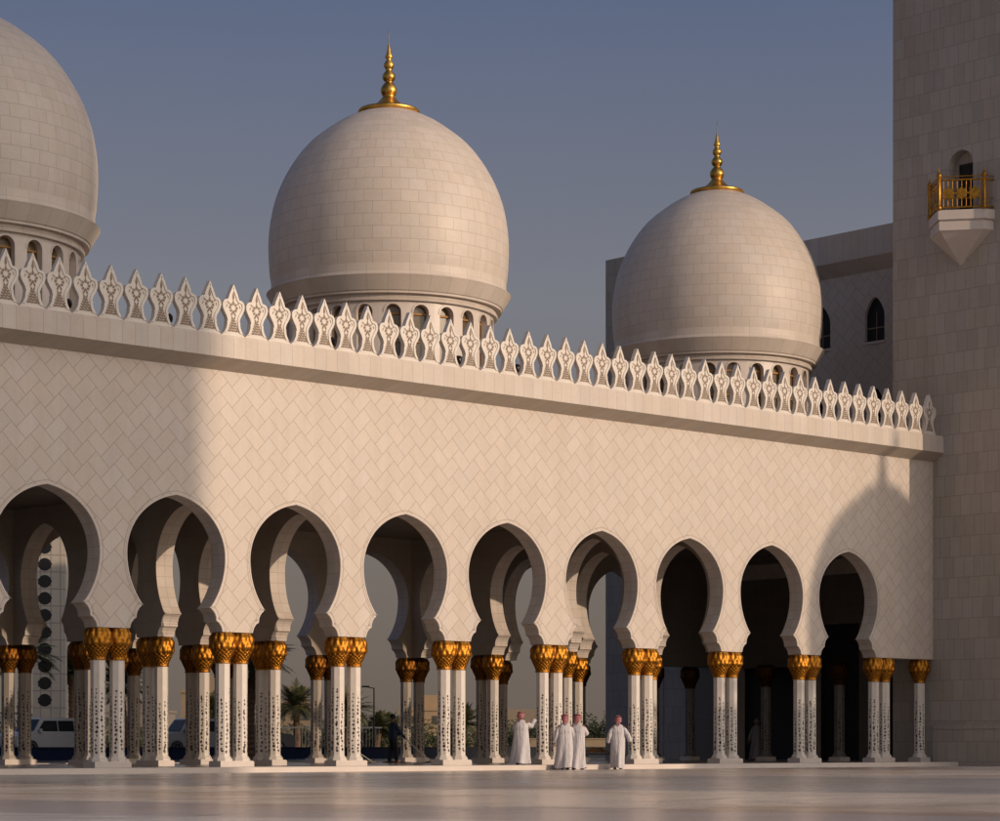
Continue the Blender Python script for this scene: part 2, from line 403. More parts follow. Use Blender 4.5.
def shrink(pl,k,c): return [(x*k,c+(z-c)*k) for x,z in pl]
mer=MB(); extrude(mer,outl,-.07,.07)
inner=[]
for i,(x,z) in enumerate(outl[1:-1],1):
    x0_,z0_=outl[i-1]; x1_,z1_=outl[i+1]; dx,dz=x1_-x0_,z1_-z0_; l=math.hypot(dx,dz); inner.append((x+dz/l*.075,z-dx/l*.075))
inner=[(x,max(z,.075)) for x,z in inner]
def ribbon(mb,pa,pb,ya,yb,mat=0):
    for i in range(len(pa)-1):
        mb.face([(pa[i][0],ya,pa[i][1]),(pa[i+1][0],ya,pa[i+1][1]),(pb[i+1][0],yb,pb[i+1][1]),(pb[i][0],yb,pb[i][1])],mat)
o1=outl[1:-1]
ribbon(mer,o1,inner,-.095,-.095); ribbon(mer,o1,o1,-.07,-.095); ribbon(mer,inner,inner,-.095,-.07)
MER0=mer.build('merlon',M['white'],recalc=False)
rel=MB()
def leaf(mb,cx,cz,ang,l,wd,y,mat=0):
    c,s=math.cos(ang),math.sin(ang)
    pl=[(0,-l/2),(wd/2,-l*.1),(wd*.3,l*.25),(0,l/2),(-wd*.3,l*.25),(-wd/2,-l*.1)]
    mb.face([(cx+a*c-b*s,y,cz+a*s+b*c) for a,b in pl],mat)
Y=-.078
leaf(rel,0,1.13,0,.26,.075,Y); leaf(rel,0,.97,0,.12,.05,Y); 
for k in range(8):
    a=k*math.pi/4; leaf(rel,.115*math.cos(a),.80+.115*math.sin(a),a-math.pi/2,.10,.082,Y)
for k in range(12):
    a=k*math.pi/6+.2; leaf(rel,.16*math.cos(a)*(.9),.80+.14*math.sin(a),a,.05,.022,Y)
for s_ in (-1,1):
    leaf(rel,s_*.17,.93,s_*-.9,.12,.035,Y); leaf(rel,s_*.05,.62,s_*.5,.14,.06,Y); leaf(rel,s_*.04,.50,s_*-.4,.14,.06,Y)
    leaf(rel,s_*.23,.84,s_*.4,.12,.03,Y)
for r_,(zz,ww) in enumerate(((.42,.05),(.35,.08),(.28,.11),(.21,.14),(.14,.17))):
    nn=3+r_
    for k in range(nn):
        x=-ww+2*ww*k/(nn-1); leaf(rel,x,zz,(-1)**k*.7+random.uniform(-.3,.3),.10,.055,Y-.001*(k%2))
REL0=rel.build('relief',M['relief'])
k=0
while True:
    s=72.95-.827*k
    if s<XW+.5: break
    if k==0: o,r=MER0,REL0
    else: o=MER0.copy(); r=REL0.copy(); COL.objects.link(o); COL.objects.link(r)
    inarc(o,(s,-.70,WZ+.95)); r.parent=o; k+=1
for q in range(0): pass
# back parapet: a plain run of the same merlons
back=MB()
for i in range(60):
    s=72.9-.827*i
    pl=[(x+s,z) for x,z in outl]; extrude(back,pl,12.55,12.67)
o=inarc(back.build('rear_parapet',M['white']),(0,0,WZ+.95))

# columns ------------------------------------------------------------
def octa(r,z,tw=0): return [(r*math.cos(math.pi/8+k*math.pi/4+tw),r*math.sin(math.pi/8+k*math.pi/4+tw),z) for k in range(8)]
def make_column(seed,wm='white',gm='gold'):
    rnd=random.Random(seed)
    sh=MB(); rr=.212
    pr=[(.29,.17),(.29,.235),(.252,.26),(.252,.285),(rr+.004,.31),(rr,.34),(rr,3.02)]
    sh.grid([octa(r,z) for r,z in pr],0,True,smooth=False)
    ap=rr*math.cos(math.pi/8)+.003
    il=sh
    for kf in range(8):
        a=kf*math.pi/4; ca,sa=math.cos(a),math.sin(a)
        top=rnd.uniform(1.9,2.5); z=.42+rnd.uniform(0,.08); side=rnd.choice((-1,1))
        P=lambda x,z:(ca*ap-sa*x,sa*ap+ca*x,z)
        xprev,zprev=0,.36
        while z<top:
            fade=1-.35*(z/top); x=math.sin(z*5+kf*1.7)*.028*fade
            # stem segment
            w_=.0022
            il.face([P(xprev-w_,zprev),P(xprev+w_,zprev),P(x+w_,z),P(x-w_,z)],1); xprev,zprev=x,z
            for q in range(1):
                l=rnd.uniform(.085,.125)*fade; wd=l*rnd.uniform(.6,.9); an=side*rnd.uniform(.4,1.4); cx=x*.6+side*rnd.uniform(.002,.018)*fade; cz=z+rnd.uniform(-.02,.03)
                c_,s__=math.cos(an),math.sin(an)
                cx=max(-.055,min(.055,cx))
                il.face([P(cx+u*c_-v*s__,cz+u*s__+v*c_) for u,v in ((0,-l/2),(wd/2,-l*.05),(wd*.25,l*.3),(0,l/2),(-wd*.25,l*.3),(-wd/2,-l*.05))],1); side=-side
            if rnd.random()<.2:
                rr2=rnd.uniform(.036,.05)*fade
                il.face([P(x+rr2*math.cos(t_*math.pi/4),z+.03+rr2*1.15*math.sin(t_*math.pi/4)) for t_ in range(8)],1)
            z+=rnd.uniform(.09,.145)
    col=sh.build('column',[M[wm],M['inlay']])
    cp=MB(); n=72
    prof=[]
    for t in range(37):
        z=3.0+.885*t/36
        q=t/36
        if q<.06: r=.222+.02*math.sin(q/.06*math.pi)
        elif q<.68: r=.222+.188*math.sin((q-.06)/.62*math.pi*.5)**1.35
        else: r=.41-.085*((q-.68)/.32)**1.9
        prof.append((r,z))
    def rad(a,i_,r):
        q=i_/36
        if q<.06: return r
        if q<.45:   # spiralling palm-scale ribs
            s1=abs(math.sin(a*7+q*26)); s2=abs(math.sin(a*7-q*20))
            return r*(1-.15*(1-s1)**2-.13*(1-s2)**2)
        jit=.28*math.sin(a*3+seed)+.22*math.sin(a*7+q*9+seed)
        k1=abs(math.sin(a*6+jit)); k2=abs(math.cos(a*6+jit*.7)); wgt=max(0,min(1,(q-.62)/.14))
        lobe=k1*(1-wgt)+k2*wgt
        vein=abs(math.sin(a*21+q*5+2*jit))
        curl=.05*max(0,math.sin((q-.45)*math.pi*6.2))*lobe
        return r*(.87+.11*lobe**.7+curl+.03*vein)
    rows=[[(rad(j/n*2*math.pi,i_,r)*math.cos(j/n*2*math.pi),rad(j/n*2*math.pi,i_,r)*math.sin(j/n*2*math.pi),z) for j in range(n)] for i_,(r,z) in enumerate(prof)]
    cp.grid(rows,0,True); cp.face(rows[-1]); cp.face(rows[0][::-1])
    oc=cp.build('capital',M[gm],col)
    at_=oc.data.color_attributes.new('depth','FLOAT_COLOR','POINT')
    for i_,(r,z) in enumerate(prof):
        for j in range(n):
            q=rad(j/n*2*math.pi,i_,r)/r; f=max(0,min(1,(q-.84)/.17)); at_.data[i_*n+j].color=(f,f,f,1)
    return col
def slabm(dx,dy):
    p=MB(); p.box(-dx,dx,-dy,dy,0,.155); p.box(-dx+.025,dx-.025,-dy+.025,dy-.025,.155,.172); return p
M['white_d']=plain('shade_painted_marble',(.16,.145,.13),.5); M['gold_d']=gold_mat('shade_painted_gilding',(.10,.045,.012),.5,22.,True)  # column marble and gilding with deep arcade shade put into the colour
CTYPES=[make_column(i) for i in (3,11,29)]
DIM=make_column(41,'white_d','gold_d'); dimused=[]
M['white_m']=plain('half_shade_painted_marble',(.40,.35,.30),.45); M['gold_m']=gold_mat('half_shade_painted_gilding',(.27,.11,.02),.42,22.,True)  # rear column copies, colour lowered to imitate partial shade
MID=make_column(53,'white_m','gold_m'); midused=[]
PAIR=.315
used=[False]*3; cnt=0
def put_column(x,y,rz=None):
    global cnt
    k=cnt%3; cnt+=1
    src=CTYPES[k]
    rz=(random.randrange(8)*math.pi/4) if rz is None else rz
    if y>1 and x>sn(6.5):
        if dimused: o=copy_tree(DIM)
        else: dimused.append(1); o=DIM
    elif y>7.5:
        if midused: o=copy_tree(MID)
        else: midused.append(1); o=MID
    elif not used[k]: used[k]=True; o=src
    else: o=copy_tree(src)
    o.rotation_euler=(0,0,rz)
    inarc(o,(x,y,0)); return o
PL={}
def put_plinth(key,x,y):
    d={'s':(.60,.29),'b':(.29,.60),'1':(.30,.29)}[key]
    if key not in PL: o=slabm(*d).build('plinth',M['smooth']); PL[key]=o
    else: o=PL[key].copy(); COL.objects.link(o)
    inarc(o,(x,y,.001))
for n in range(NA+1,9):
    for yy in (0,11.95):
        for q in (-PAIR,PAIR): put_column(sn(n)+q,yy)
        put_plinth('s',sn(n),yy)
for n in cross:
    for yy in (3.92,7.75):
        for q in (-PAIR,PAIR): put_column(sn(n),yy+q)
        put_plinth('b',sn(n),yy)
for yy in (0,3.92,7.75,11.95):
    put_column(73.34,yy); put_plinth('1',73.34,yy)

# domes ----------------------------------------------------------------
def make_dome():
    prof=[(3.985,16.22),(4.005,16.35),(4.03,16.48)]
    pts=[(4.03,16.48),(4.07,17.0),(4.08,17.55),(4.055,18.0),(4.0,18.4),(3.88,18.95),(3.68,19.5),(3.40,20.05),(3.03,20.6),(2.62,21.05),(2.15,21.42),(1.66,21.75),(1.2,21.98),(.9,22.1)]
    # smooth the shell profile
    sm=[]
    for i in range(len(pts)-1):
        p0=pts[max(i-1,0)];p1=pts[i];p2=pts[i+1];p3=pts[min(i+2,len(pts)-1)]
        for k in range(4):
            t_=k/4
            sm.append(tuple(.5*((2*p1[a])+(-p0[a]+p2[a])*t_+(2*p0[a]-5*p1[a]+4*p2[a]-p3[a])*t_**2+(-p0[a]+3*p1[a]-3*p2[a]+p3[a])*t_**3) for a in (0,1)))
    sm.append(pts[-1])
    Z0=12.0
    d=MB(); d.lathe([(r,z-Z0) for r,z in prof[:-1]+sm]+[(.3,22.12-Z0)],128,0,R0=4.07)
    dome=d.build('dome',M['dome'])
    l=MB()
    for seg_ in ([(3.56,15.10),(3.68,15.10)],[(3.68,15.10),(3.70,15.19)],[(3.70,15.19),(3.66,15.22)],[(3.66,15.22),(3.66,15.31)],[(3.66,15.31),(3.83,15.31)],[(3.83,15.31),(3.84,15.38)],[(3.84,15.38),(3.87,15.40)],[(3.87,15.40),(4.13,15.83)],[(4.13,15.83),(4.15,15.87)],[(4.15,15.87),(4.04,15.90)],[(4.04,15.90),(4.005,15.94),(3.995,16.02)],[(3.995,16.02),(3.99,16.27)]):
        l.lathe([(r,z-Z0) for r,z in seg_],128,0,R0=4.07)
    l.build('ring_moulding',M['lip'],dome)
    # drum wall with 24 arched openings
    nW=24; rO,rI=3.56,3.30; hw=.265; zt,zs,zb=15.0,14.735,12.9
    dr=MB()
    def Pc(r): return lambda a,z:(r*math.cos(a/rO),r*math.sin(a/rO),z-Z0)
    step=2*math.pi*rO/nW
    for k in range(nW):
        c=k*step+step/2
        hole=[(c-hw,zb),(c+hw,zb)]+[(c+hw*math.cos(t_*math.pi/10),zs+hw*math.sin(t_*math.pi/10)) for t_ in range(0,11)]
        # subdivided outer strip boundary so it follows the curve
        xs=[c-step/2+step*i/6 for i in range(7)]
        outer=[(x,12.0) for x in xs]+[(x,15.12) for x in xs[::-1]]
        dr.poly([outer,hole[::-1]],Pc(rO),0)
        for i in range(len(hole)):
            a,b=hole[i],hole[(i+1)%len(hole)]
            dr.face([Pc(rO)(*a),Pc(rI)(*a),Pc(rI)(*b),Pc(rO)(*b)],0)
        # raised surround
        for i in range(1,len(hole)-1):
            a,b=hole[i],hole[i+1]
            def o_(p,e): 
                if p[1]<=zs: return (c+(p[0]-c)*(hw+e)/hw,p[1])
                return (c+(p[0]-c)*(hw+e)/hw,zs+(p[1]-zs)*(hw+e)/hw)
            dr.face([Pc(rO+.02)(*a),Pc(rO+.02)(*o_(a,.05)),Pc(rO+.02)(*o_(b,.05)),Pc(rO+.02)(*b)],0)
    dr.lathe([(3.75,0),(3.75,.35),(3.62,.45),(3.57,.55)],96,0)
    dr.build('drum',M['smooth'],dome)
    wn=MB()
    r_=3.34
    Y0=-r_
    pl=[(-hw,zb-Z0),(hw,zb-Z0)]+[(hw*math.cos(t_*math.pi/10),zs-Z0+hw*math.sin(t_*math.pi/10)) for t_ in range(0,11)]
    wn.poly([pl],lambda a,b:(a,Y0+.03,b),1)
    e=.032
    for (x0,x1,z0,z1) in ((-hw,-hw+e,zb-Z0,zs-Z0),(hw-e,hw,zb-Z0,zs-Z0),(-hw+e,hw-e,zs-Z0-.05,zs-Z0+.01),(-hw+e,hw-e,zs-Z0-.95,zs-Z0-.90)):
        wn.box(x0,x1,Y0-.03,Y0+.025,z0,z1,0)
    for t_ in range(10):
        a,b=t_*math.pi/10,(t_+1)*math.pi/10
        P=lambda r,a:(r*math.cos(a),Y0-.03,zs-Z0+r*math.sin(a))
        wn.face([P(hw,a),P(hw,b),P(hw-e,b),P(hw-e,a)],0)
    W0=wn.build('window',[M['amber'],M['wglass']],dome)
    for k in range(nW):
        o=W0 if k==0 else W0.copy()
        if k: COL.objects.link(o); o.parent=dome
        o.rotation_euler=(0,0,(k+.5)*2*math.pi/nW+math.pi/2)
    fi=MB()
    fk=lambda r,z:(r*1.12 if z>22.3 else r,z)
    f=[(.0,22.06),(.95,22.06),(1.03,22.10),(1.06,22.16),(1.03,22.21),(.92,22.235),(.72,22.27),(.52,22.34),(.37,22.44),(.27,22.56),(.20,22.66),(.17,22.70),(.20,22.72),(.245,22.82),(.25,22.90),(.235,22.98),(.17,23.10),(.12,23.15),(.11,23.19),(.15,23.22),(.195,23.30),(.20,23.37),(.18,23.44),(.11,23.54),(.09,23.60),(.12,23.64),(.16,23.72),(.15,23.80),(.09,23.90),(.07,23.95),(.11,24.0),(.12,24.05),(.08,24.13),(.05,24.3),(.02,24.48),(.012,24.5),(.010,24.95),(.0,24.96)]
    fi.lathe([(fk(r,z)[0],z-Z0) for r,z in f],40,0)
    fi.build('finial',M['goldf'],dome)
    return dome
D0=make_dome()
DB=6.0
D0.parent=arc; D0.location=Vector((52.1,DB,12.0))-arc.location
for x,yb in ((69.16,6.58),(35.65,DB),(19.2,DB)):
    o=copy_tree(D0,arc); o.location=Vector((x,yb,12.0))-arc.location

# floodlights on the roof edge
def floodlight(x,y,rz):
    t=empty('floodlight',(x,y,WZ+.95),rz)
    a=MB(); a.box(-.10,.10,-.08,.08,0,.03); a.tube([(0,0,.03),(0,0,.22)],.025,8); a.tube([(-.13,0,.22),(.13,0,.22)],.02,8)
    a.build('bracket',M['black'],t)
    b=MB(); b.lathe([(0,-.13),(.10,-.12),(.155,-.05),(.17,.02),(.16,.10),(.11,.16),(0,.17)],20,0)
    b.build('lamp_head',M['black'],t,(0,0,.36)); return t
fl=[(66,'black floodlight behind the parapet just in front of the leftmost dome'),(167,'black floodlight between merlons over the second arch from the left'),
    (330,'black floodlight behind the parapet under the left side of the middle dome'),(457.6,'black floodlight behind the parapet under the right side of the middle dome'),(516,'black floodlight behind the parapet just right of the middle dome')]
first=None
for px,lb in fl:
    s=onb(px,.0)
    if first is None: first=floodlight(s,.0,.3); t=first
    else: t=copy_tree(first,None,(s,0.,WZ+.95),random.uniform(-1,1))
    tag(t,lb,'floodlight','floodlights along the arcade roof')

# ------------------------------------------------------------------ tower (minaret base)
TX0,TX1,TY0,TY1,TZ=XE,XE+6.6,-4.75,1.63,46.
tow=empty('minaret',(TX0,TY0,GZ),0,'tall square marble minaret base with a small gilded balcony at the right edge','minaret')
def intow(o): o.parent=tow; o.location=-Vector(tow.location); return o
def arch_hole(c,hw,zb,zs,pt=0.,n=10):
    return [(c-hw,zb),(c+hw,zb)]+[(c+hw*math.cos(k*math.pi/n),zs+(hw+pt*math.sin(k*math.pi/n)**3)*math.sin(k*math.pi/n)) for k in range(n+1)]
w=MB(); NC=-1.60; nh=arch_hole(NC,.56,20.6,22.55)
w.poly([[(TY0,GZ),(TY1,GZ),(TY1,TZ),(TY0,TZ)],nh[::-1]],lambda a,z:(TX0,a,z),0,flip=True)
for i in range(len(nh)):
    a,b=nh[i],nh[(i+1)%len(nh)]
    w.face([(TX0,a[0],a[1]),(TX0+.45,a[0],a[1]),(TX0+.45,b[0],b[1]),(TX0,b[0],b[1])],1)
w.poly([nh],lambda a,z:(TX0+.45,a,z),1,flip=True)
w.face([(TX0,TY0,GZ),(TX1,TY0,GZ),(TX1,TY0,TZ),(TX0,TY0,TZ)]); w.face([(TX1,TY1,GZ),(TX0,TY1,GZ),(TX0,TY1,TZ),(TX1,TY1,TZ)])
w.face([(TX1,TY0,GZ),(TX1,TY1,GZ),(TX1,TY1,TZ),(TX1,TY0,TZ)]); w.face([(TX0,TY0,TZ),(TX1,TY0,TZ),(TX1,TY1,TZ),(TX0,TY1,TZ)])
intow(w.build('shaft',[M['tower'],M['tower']]))
w=MB()
w.box(TX0-.05,TX0,TY0-.05,-.305,GZ,1.25); w.box(TX0-.08,TX0,TY0-.08,-.305,1.25,1.42); w.box(TX0-.0,TX1+.05,TY0-.05,TY0,GZ,1.25)
w.box(TX0-.08,TX1+.08,TY0-.08,TY0,1.25,1.42)
intow(w.build('base_course',M['tower']))
w=MB(); w.box(TX0+.40,TX0+.44,NC-.52,NC+.36,20.6,22.66,0)
w.box(TX0+.385,TX0+.398,NC-.52,NC-.46,20.6,22.66,1); w.box(TX0+.385,TX0+.398,NC+.30,NC+.36,20.6,22.66,1); w.box(TX0+.385,TX0+.398,NC-.458,NC+.298,22.59,22.66,1)
w.box(TX0+.38,TX0+.398,NC-.10,NC-.07,20.62,22.58,1)
intow(w.build('door',[M['dark'],plain('dark_wood',(.035,.018,.012),.5)]))
# balcony with a prow-shaped plan
plan=[(TX0,NC+1.18),(TX0-.42,NC+1.18),(TX0-1.45,NC-.05),(TX0-.42,NC-1.42),(TX0,NC-1.55)]
def prism(mb,pl,z0,z1,k0=1.,k1=1.,mat=0,c=(TX0,NC),cap=True):
    A=[(c[0]+(x-c[0])*k0,c[1]+(y-c[1])*k0,z0) for x,y in pl]; B=[(c[0]+(x-c[0])*k1,c[1]+(y-c[1])*k1,z1) for x,y in pl]
    n=len(pl)
    for i in range(n-1): mb.face([A[i],A[i+1],B[i+1],B[i]],mat)
    if cap: mb.face(A[::-1],mat); mb.face(B,mat)
w=MB(); prism(w,plan,20.25,20.6,1.,1.); prism(w,plan,20.17,20.25,.93,.93); prism(w,plan,19.85,20.17,.96,.96); prism(w,plan,18.75,19.85,.03,.93)
intow(w.build('balcony',M['smooth']))
w=MB(); ps=[Vector((x,y,0)) for x,y in plan]
ins=[p*.97+Vector((TX0,NC,0))*.03 for p in ps]
def bar(mb,a,b,r,n=8): mb.tube([a,b],r,n)
for i in range(4):
    a,b=ins[i],ins[i+1]
    for z,r in ((20.70,.035),(21.02,.018),(21.72,.04),(21.85,.02)): bar(w,a+Vector((0,0,z)),b+Vector((0,0,z)),r)
    L=(b-a).length; m=max(1,int(L/.16))
    for k in range(1,m):
        p=a.lerp(b,k/m); bar(w,p+Vector((0,0,20.70)),p+Vector((0,0,21.72)),.013,6)
    if L>1:
        # star panels between the bars
        for f_ in (.22,.5,.78):
            c=a.lerp(b,f_)+Vector((0,0,21.22)); d=(b-a).normalized(); nrm=Vector((d.y,-d.x,0))
            pts=[]
            for q in range(16):
                rr=.27 if q%2==0 else .17; an=q*math.pi/8
                pts.append(c+d*rr*math.cos(an)+Vector((0,0,1))*rr*math.sin(an))
            w.face([p+nrm*.016 for p in pts]); w.face([p-nrm*.016 for p in pts][::-1])
intow(w.build('railing',M['goldr']))
pm=MB(); pm.lathe([(0,0),(.10,0),(.10,.12),(.075,.16),(.075,1.22),(.10,1.26),(.10,1.32),(.06,1.36),(.03,1.46),(0,1.62)],16)
P0=None
for i in (1,2,3):
    p=ins[i]
    if P0 is None: P0=pm.build('post',M['goldr']); o=P0
    else: o=P0.copy(); COL.objects.link(o)
    o.parent=tow; o.location=Vector((p.x,p.y,20.6))-Vector(tow.location)

# ------------------------------------------------------------------ wing building behind the tower
wg=empty('prayer_hall_wing',(76,1.9,GZ),0,'shaded marble hall wing with pointed windows behind the right dome','building')
def inwg(o): o.parent=wg; o.location=-Vector(wg.location); return o
WX=76.0
w=MB(); holes=[]; doors=[]
for b_,z_ in ((4.3,16.85),(7.1,16.85),(9.9,16.85),(12.7,16.85),(4.3,13.2),(7.1,13.2)): holes.append(arch_hole(b_,.5,z_,z_+1.05,.25))
for b_,h_,hw_ in ((3.3,5.6,1.25),(6.3,5.6,1.2),(9.9,3.9,1.8)): doors.append([(b_-hw_,.0),(b_+hw_,.0),(b_+hw_,h_),(b_-hw_,h_)])
w.poly([[(1.87,7.6),(16.,7.6),(16.,19.7),(1.87,19.7)]]+[h[::-1] for h in holes],lambda a,z:(WX,a,z),0,flip=True)
w.poly([[(14.3,GZ),(16.,GZ),(16.,7.6),(14.3,7.6)]],lambda a,z:(WX,a,z),2,flip=True)
w.poly([[(1.87,GZ),(14.3,GZ),(14.3,7.6),(1.87,7.6)]]+[[(x,max(z,.02)) for x,z in d][::-1] for d in doors],lambda a,z:(WX,a,z),3,flip=True)
for h in holes+doors:
    for i in range(len(h)):
        a,b=h[i],h[(i+1)%len(h)]; a=(a[0],max(a[1],.02)); b=(b[0],max(b[1],.02))
        dq=.16 if h in holes else .5; w.face([(WX,a[0],a[1]),(WX+dq,a[0],a[1]),(WX+dq,b[0],b[1]),(WX,b[0],b[1])],1)
w.face([(WX,16,GZ),(110,16,GZ),(110,16,19.7),(WX,16,19.7)]); w.face([(WX,1.87,GZ),(110,1.87,GZ),(110,1.87,19.7),(WX,1.87,19.7)])
w.face([(110,1.87,GZ),(110,16,GZ),(110,16,19.7),(110,1.87,19.7)])
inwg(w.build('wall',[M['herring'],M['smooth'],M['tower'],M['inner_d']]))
for h in holes:
    w=MB(); w.poly([h],lambda a,z:(WX+.155,a,z),0,flip=True); inwg(w.build('window',M['dark']))
    s_=MB(); z0=h[0][1]; s_.box(WX-.05,WX+.15,h[0][0]-.05,h[1][0]+.05,z0-.08,z0+.02)
    inwg(s_.build('window_sill',M['smooth']))
    s_=MB(); s_.box(WX+.13,WX+.15,(h[0][0]+h[1][0])/2-.02,(h[0][0]+h[1][0])/2+.02,z0+.03,z0+1.2); s_.box(WX+.13,WX+.15,h[0][0],(h[0][0]+h[1][0])/2-.022,z0+.55,z0+.60); s_.box(WX+.13,WX+.15,(h[0][0]+h[1][0])/2+.022,h[1][0],z0+.55,z0+.60)
    inwg(s_.build('window_bars',M['relief']))
for d in doors:
    s_=MB(); s_.poly([d],lambda a,z:(WX+.48,a,z+.02),0,flip=True); inwg(s_.build('doorway',M['dark']))
w=MB()
pr=[(0,19.7),(-.5,20.2),(-.5,21.35),(0,21.35)]
for i in range(3):
    a,b=pr[i],pr[i+1]; w.face([(WX+a[0],16.,a[1]),(WX+a[0],1.88,a[1]),(WX+b[0],1.88,b[1]),(WX+b[0],16.,b[1])])
w.face([(WX+a,16.,z) for a,z in pr]); w.face([(WX+a,1.88,z) for a,z in pr])
w.face([(WX,1.88,21.35),(WX,16,21.35),(110,16,21.35),(110,1.88,21.35)]); w.face([(WX,16,19.7),(110,16,19.7),(110,16,21.35),(WX,16,21.35)])
inwg(w.build('cornice',M['fascia']))
w=MB(); w.box(WX-.02,110,16.01,19.6,GZ,22.4)
inwg(w.build('end_block',M['tower']))

# ------------------------------------------------------------------ buildings on the near side of the court (behind and beside the viewer)
sa=empty('side_arcade',(76,-43.5,GZ),0,'domed arcade on the near right side of the courtyard, beyond the frame','arcade')
def insa(o,loc=(0,0,0)): o.parent=sa; o.location=Vector(loc)-Vector(sa.location); return o
w=MB()
arch_wall(w,76.0,101,[78.5+4.245*k for k in range(5)],3.9,WZ,-44.2,-43.5)
arch_wall(w,76.0,101,[78.5+4.245*k for k in range(5)],3.9,WZ,-56.2,-55.5)
arch_wall(w,-55.4,-44.3,[-53.4,-49.8,-46.2],3.9,WZ,76.,76.62,along='y',sc=.86)
insa(w.build('wall',[M['herring'],M['intrados'],M['smooth']]))
w=MB(); w.box(76.1,100.9,-55.4,-44.3,WZ-.8,12.3); w.box(75.6,101,-56.6,-43.1,WZ+.2,WZ+.94)
insa(w.build('roof',M['fascia']))
SAD=copy_tree(D0,sa); SAD.location=Vector((86.9,-50.,12.0))-Vector(sa.location)
c0=CTYPES[0]
for k in range(6):
    o=copy_tree(c0,sa); o.location=Vector((76.4+4.245*k,-43.85,0))-Vector(sa.location)
for k in range(3):
    o=copy_tree(c0,sa); o.location=Vector((76.3,-55.2+3.6*k,0))-Vector(sa.location)
for k in range(18):
    o=MER0.copy(); COL.objects.link(o); o.parent=sa; o.location=Vector((76.4+.827*k,-43.3,WZ+.95))-Vector(sa.location)
fm=empty('distant_minaret',(60,-119,GZ),0,'tall square marble minaret across the courtyard behind the viewer','minaret')
w=MB(); EX=74.0
w.box(-1.,EX-60,0,14,0,62); w.build('shaft',M['tower'],fm)
w=MB(); w.box(-1.6,EX-59.4,-.6,14.6,62,63.4); w.build('cornice',M['fascia'],fm)
w=MB(); w.lathe([(5.2,63.4),(5.2,76),(6.2,77),(6.2,78),(3.5,78),(3.5,86),(4,87),(3,89),(1,92),(.1,96)],32,0,(6.5,7,0)); w.build('upper_shaft',M['smooth'],fm)

# ------------------------------------------------------------------ outside: pool kerb, palms, hedge, cars, houses
w=MB(); w.box(-60,100,43.6,44.0,GZ,.50); w.box(-60,100,43.55,44.05,.50,.55)
tag(w.build('pool_wall',M['navy']),'long low dark navy wall along the far side of the pool','wall')
w=MB(); w.box(-60,100,13.35,13.6,GZ,.02)
tag(w.build('pool_kerb',M['smooth']),'pale kerb between the arcade floor and the pool','kerb')

M['frond']=plain('palm_frond',(.085,.09,.035),.6,var=.5,scale=2.)
M['trunk']=plain('palm_trunk',(.16,.09,.05),.9,var=.5,scale=8.,bump=.8,bscale=30.)
M['leafd']=plain('hedge_leaf',(.035,.045,.014),.6,var=.6,scale=1.5)
M['leafl']=plain('shrub_leaf',(.06,.07,.022),.6,var=.6,scale=1.5)
def palm(seed,h,cr,nf=58):
    rnd=random.Random(seed); root=empty('palm_tree',(0,0,GZ))
    t=MB(); rows=[]
    lx,ly=rnd.uniform(-.25,.25),rnd.uniform(-.25,.25)
    K=int(h/.13)
    for i in range(K+1):
        q=i/K; r=(.27-.08*q)*(1+.14*(i%2))+.10*math.exp(-q*14)
        rows.append([(lx*q*q+r*math.cos(a*math.pi/6)*(1+.06*math.sin(a*5+i)),ly*q*q+r*math.sin(a*math.pi/6),h*q) for a in range(12)])
    t.grid(rows,0,True,smooth=False); t.build('trunk',M['trunk'],root)
    f=MB()
    for k in range(nf):
        az=k*2.39996+rnd.uniform(-.2,.2); el=R(rnd.uniform(-22,86)); L=cr*rnd.uniform(.8,1.1)
        if el>R(55): L*=.85
        p=Vector((lx,ly,h)); d=Vector((math.cos(az)*math.cos(el),math.sin(az)*math.cos(el),math.sin(el))); seg=12; pts=[p.copy()]
        for i in range(seg):
            d=(d+Vector((0,0,-.055-.03*i/seg))).normalized(); p=p+d*L/seg; pts.append(p.copy())
        f.tube(pts,[.028*(1-i/(seg+1)) for i in range(seg+1)],4,cap=False)
        side=Vector((-math.sin(az),math.cos(az),0))
        for i in range(1,seg+1):
            for s_ in (-1,1):
              for sub in (0,.33,.66):
                base=pts[i-1].lerp(pts[i],sub); dd=(pts[i]-pts[i-1]).normalized(); q=(i+sub)/seg
                l=cr*.27*math.sin(math.pi*min(1,q*.85+.12))*rnd.uniform(.8,1.15)
                tip=base+(side*s_*.8+dd*.75+Vector((0,0,rnd.uniform(-.35,.15))))*l
                wv=dd*.034
                f.face([base-wv,base+wv,tip])
    f.build('crown',M['frond'],root); return root
palms=[(22,125,5.6,2.4,'date palm rising behind the leftmost back columns'),(73,150,5.4,2.0,'date palm right of the spotted white pylon'),(248,112,4.9,2.3,'date palm partly hidden behind the second pair of front columns from the left'),
       (297,128,2.9,1.7,'lone date palm with thick trunk in front of the tan house'),(376,130,1.7,1.25,'short bushy palm just left of the cleaner'),(392,138,1.8,1.3,'short bushy palm directly behind the cleaner'),
       (462,135,2.0,1.5,'low palm seen under the arch right of the cleaner'),(213,131,2.6,1.6,'date palm above the second parked car'),(347,125,2.6,1.6,'date palm hidden behind the third pair of front columns'),(124,122,3.8,1.9,'date palm between the white car and the left columns')]
for i,(px,Z,h,cr,lb) in enumerate(palms):
    if Z>=125 and h<5: Z*=1.32; h=(h-.61)*1.32+.61; cr*=1.32
    p=palm(50+i,h,cr); x,y=at(px,Z); p.location=(x,y,GZ); tag(p,lb,'palm tree','date palms beyond the pool')
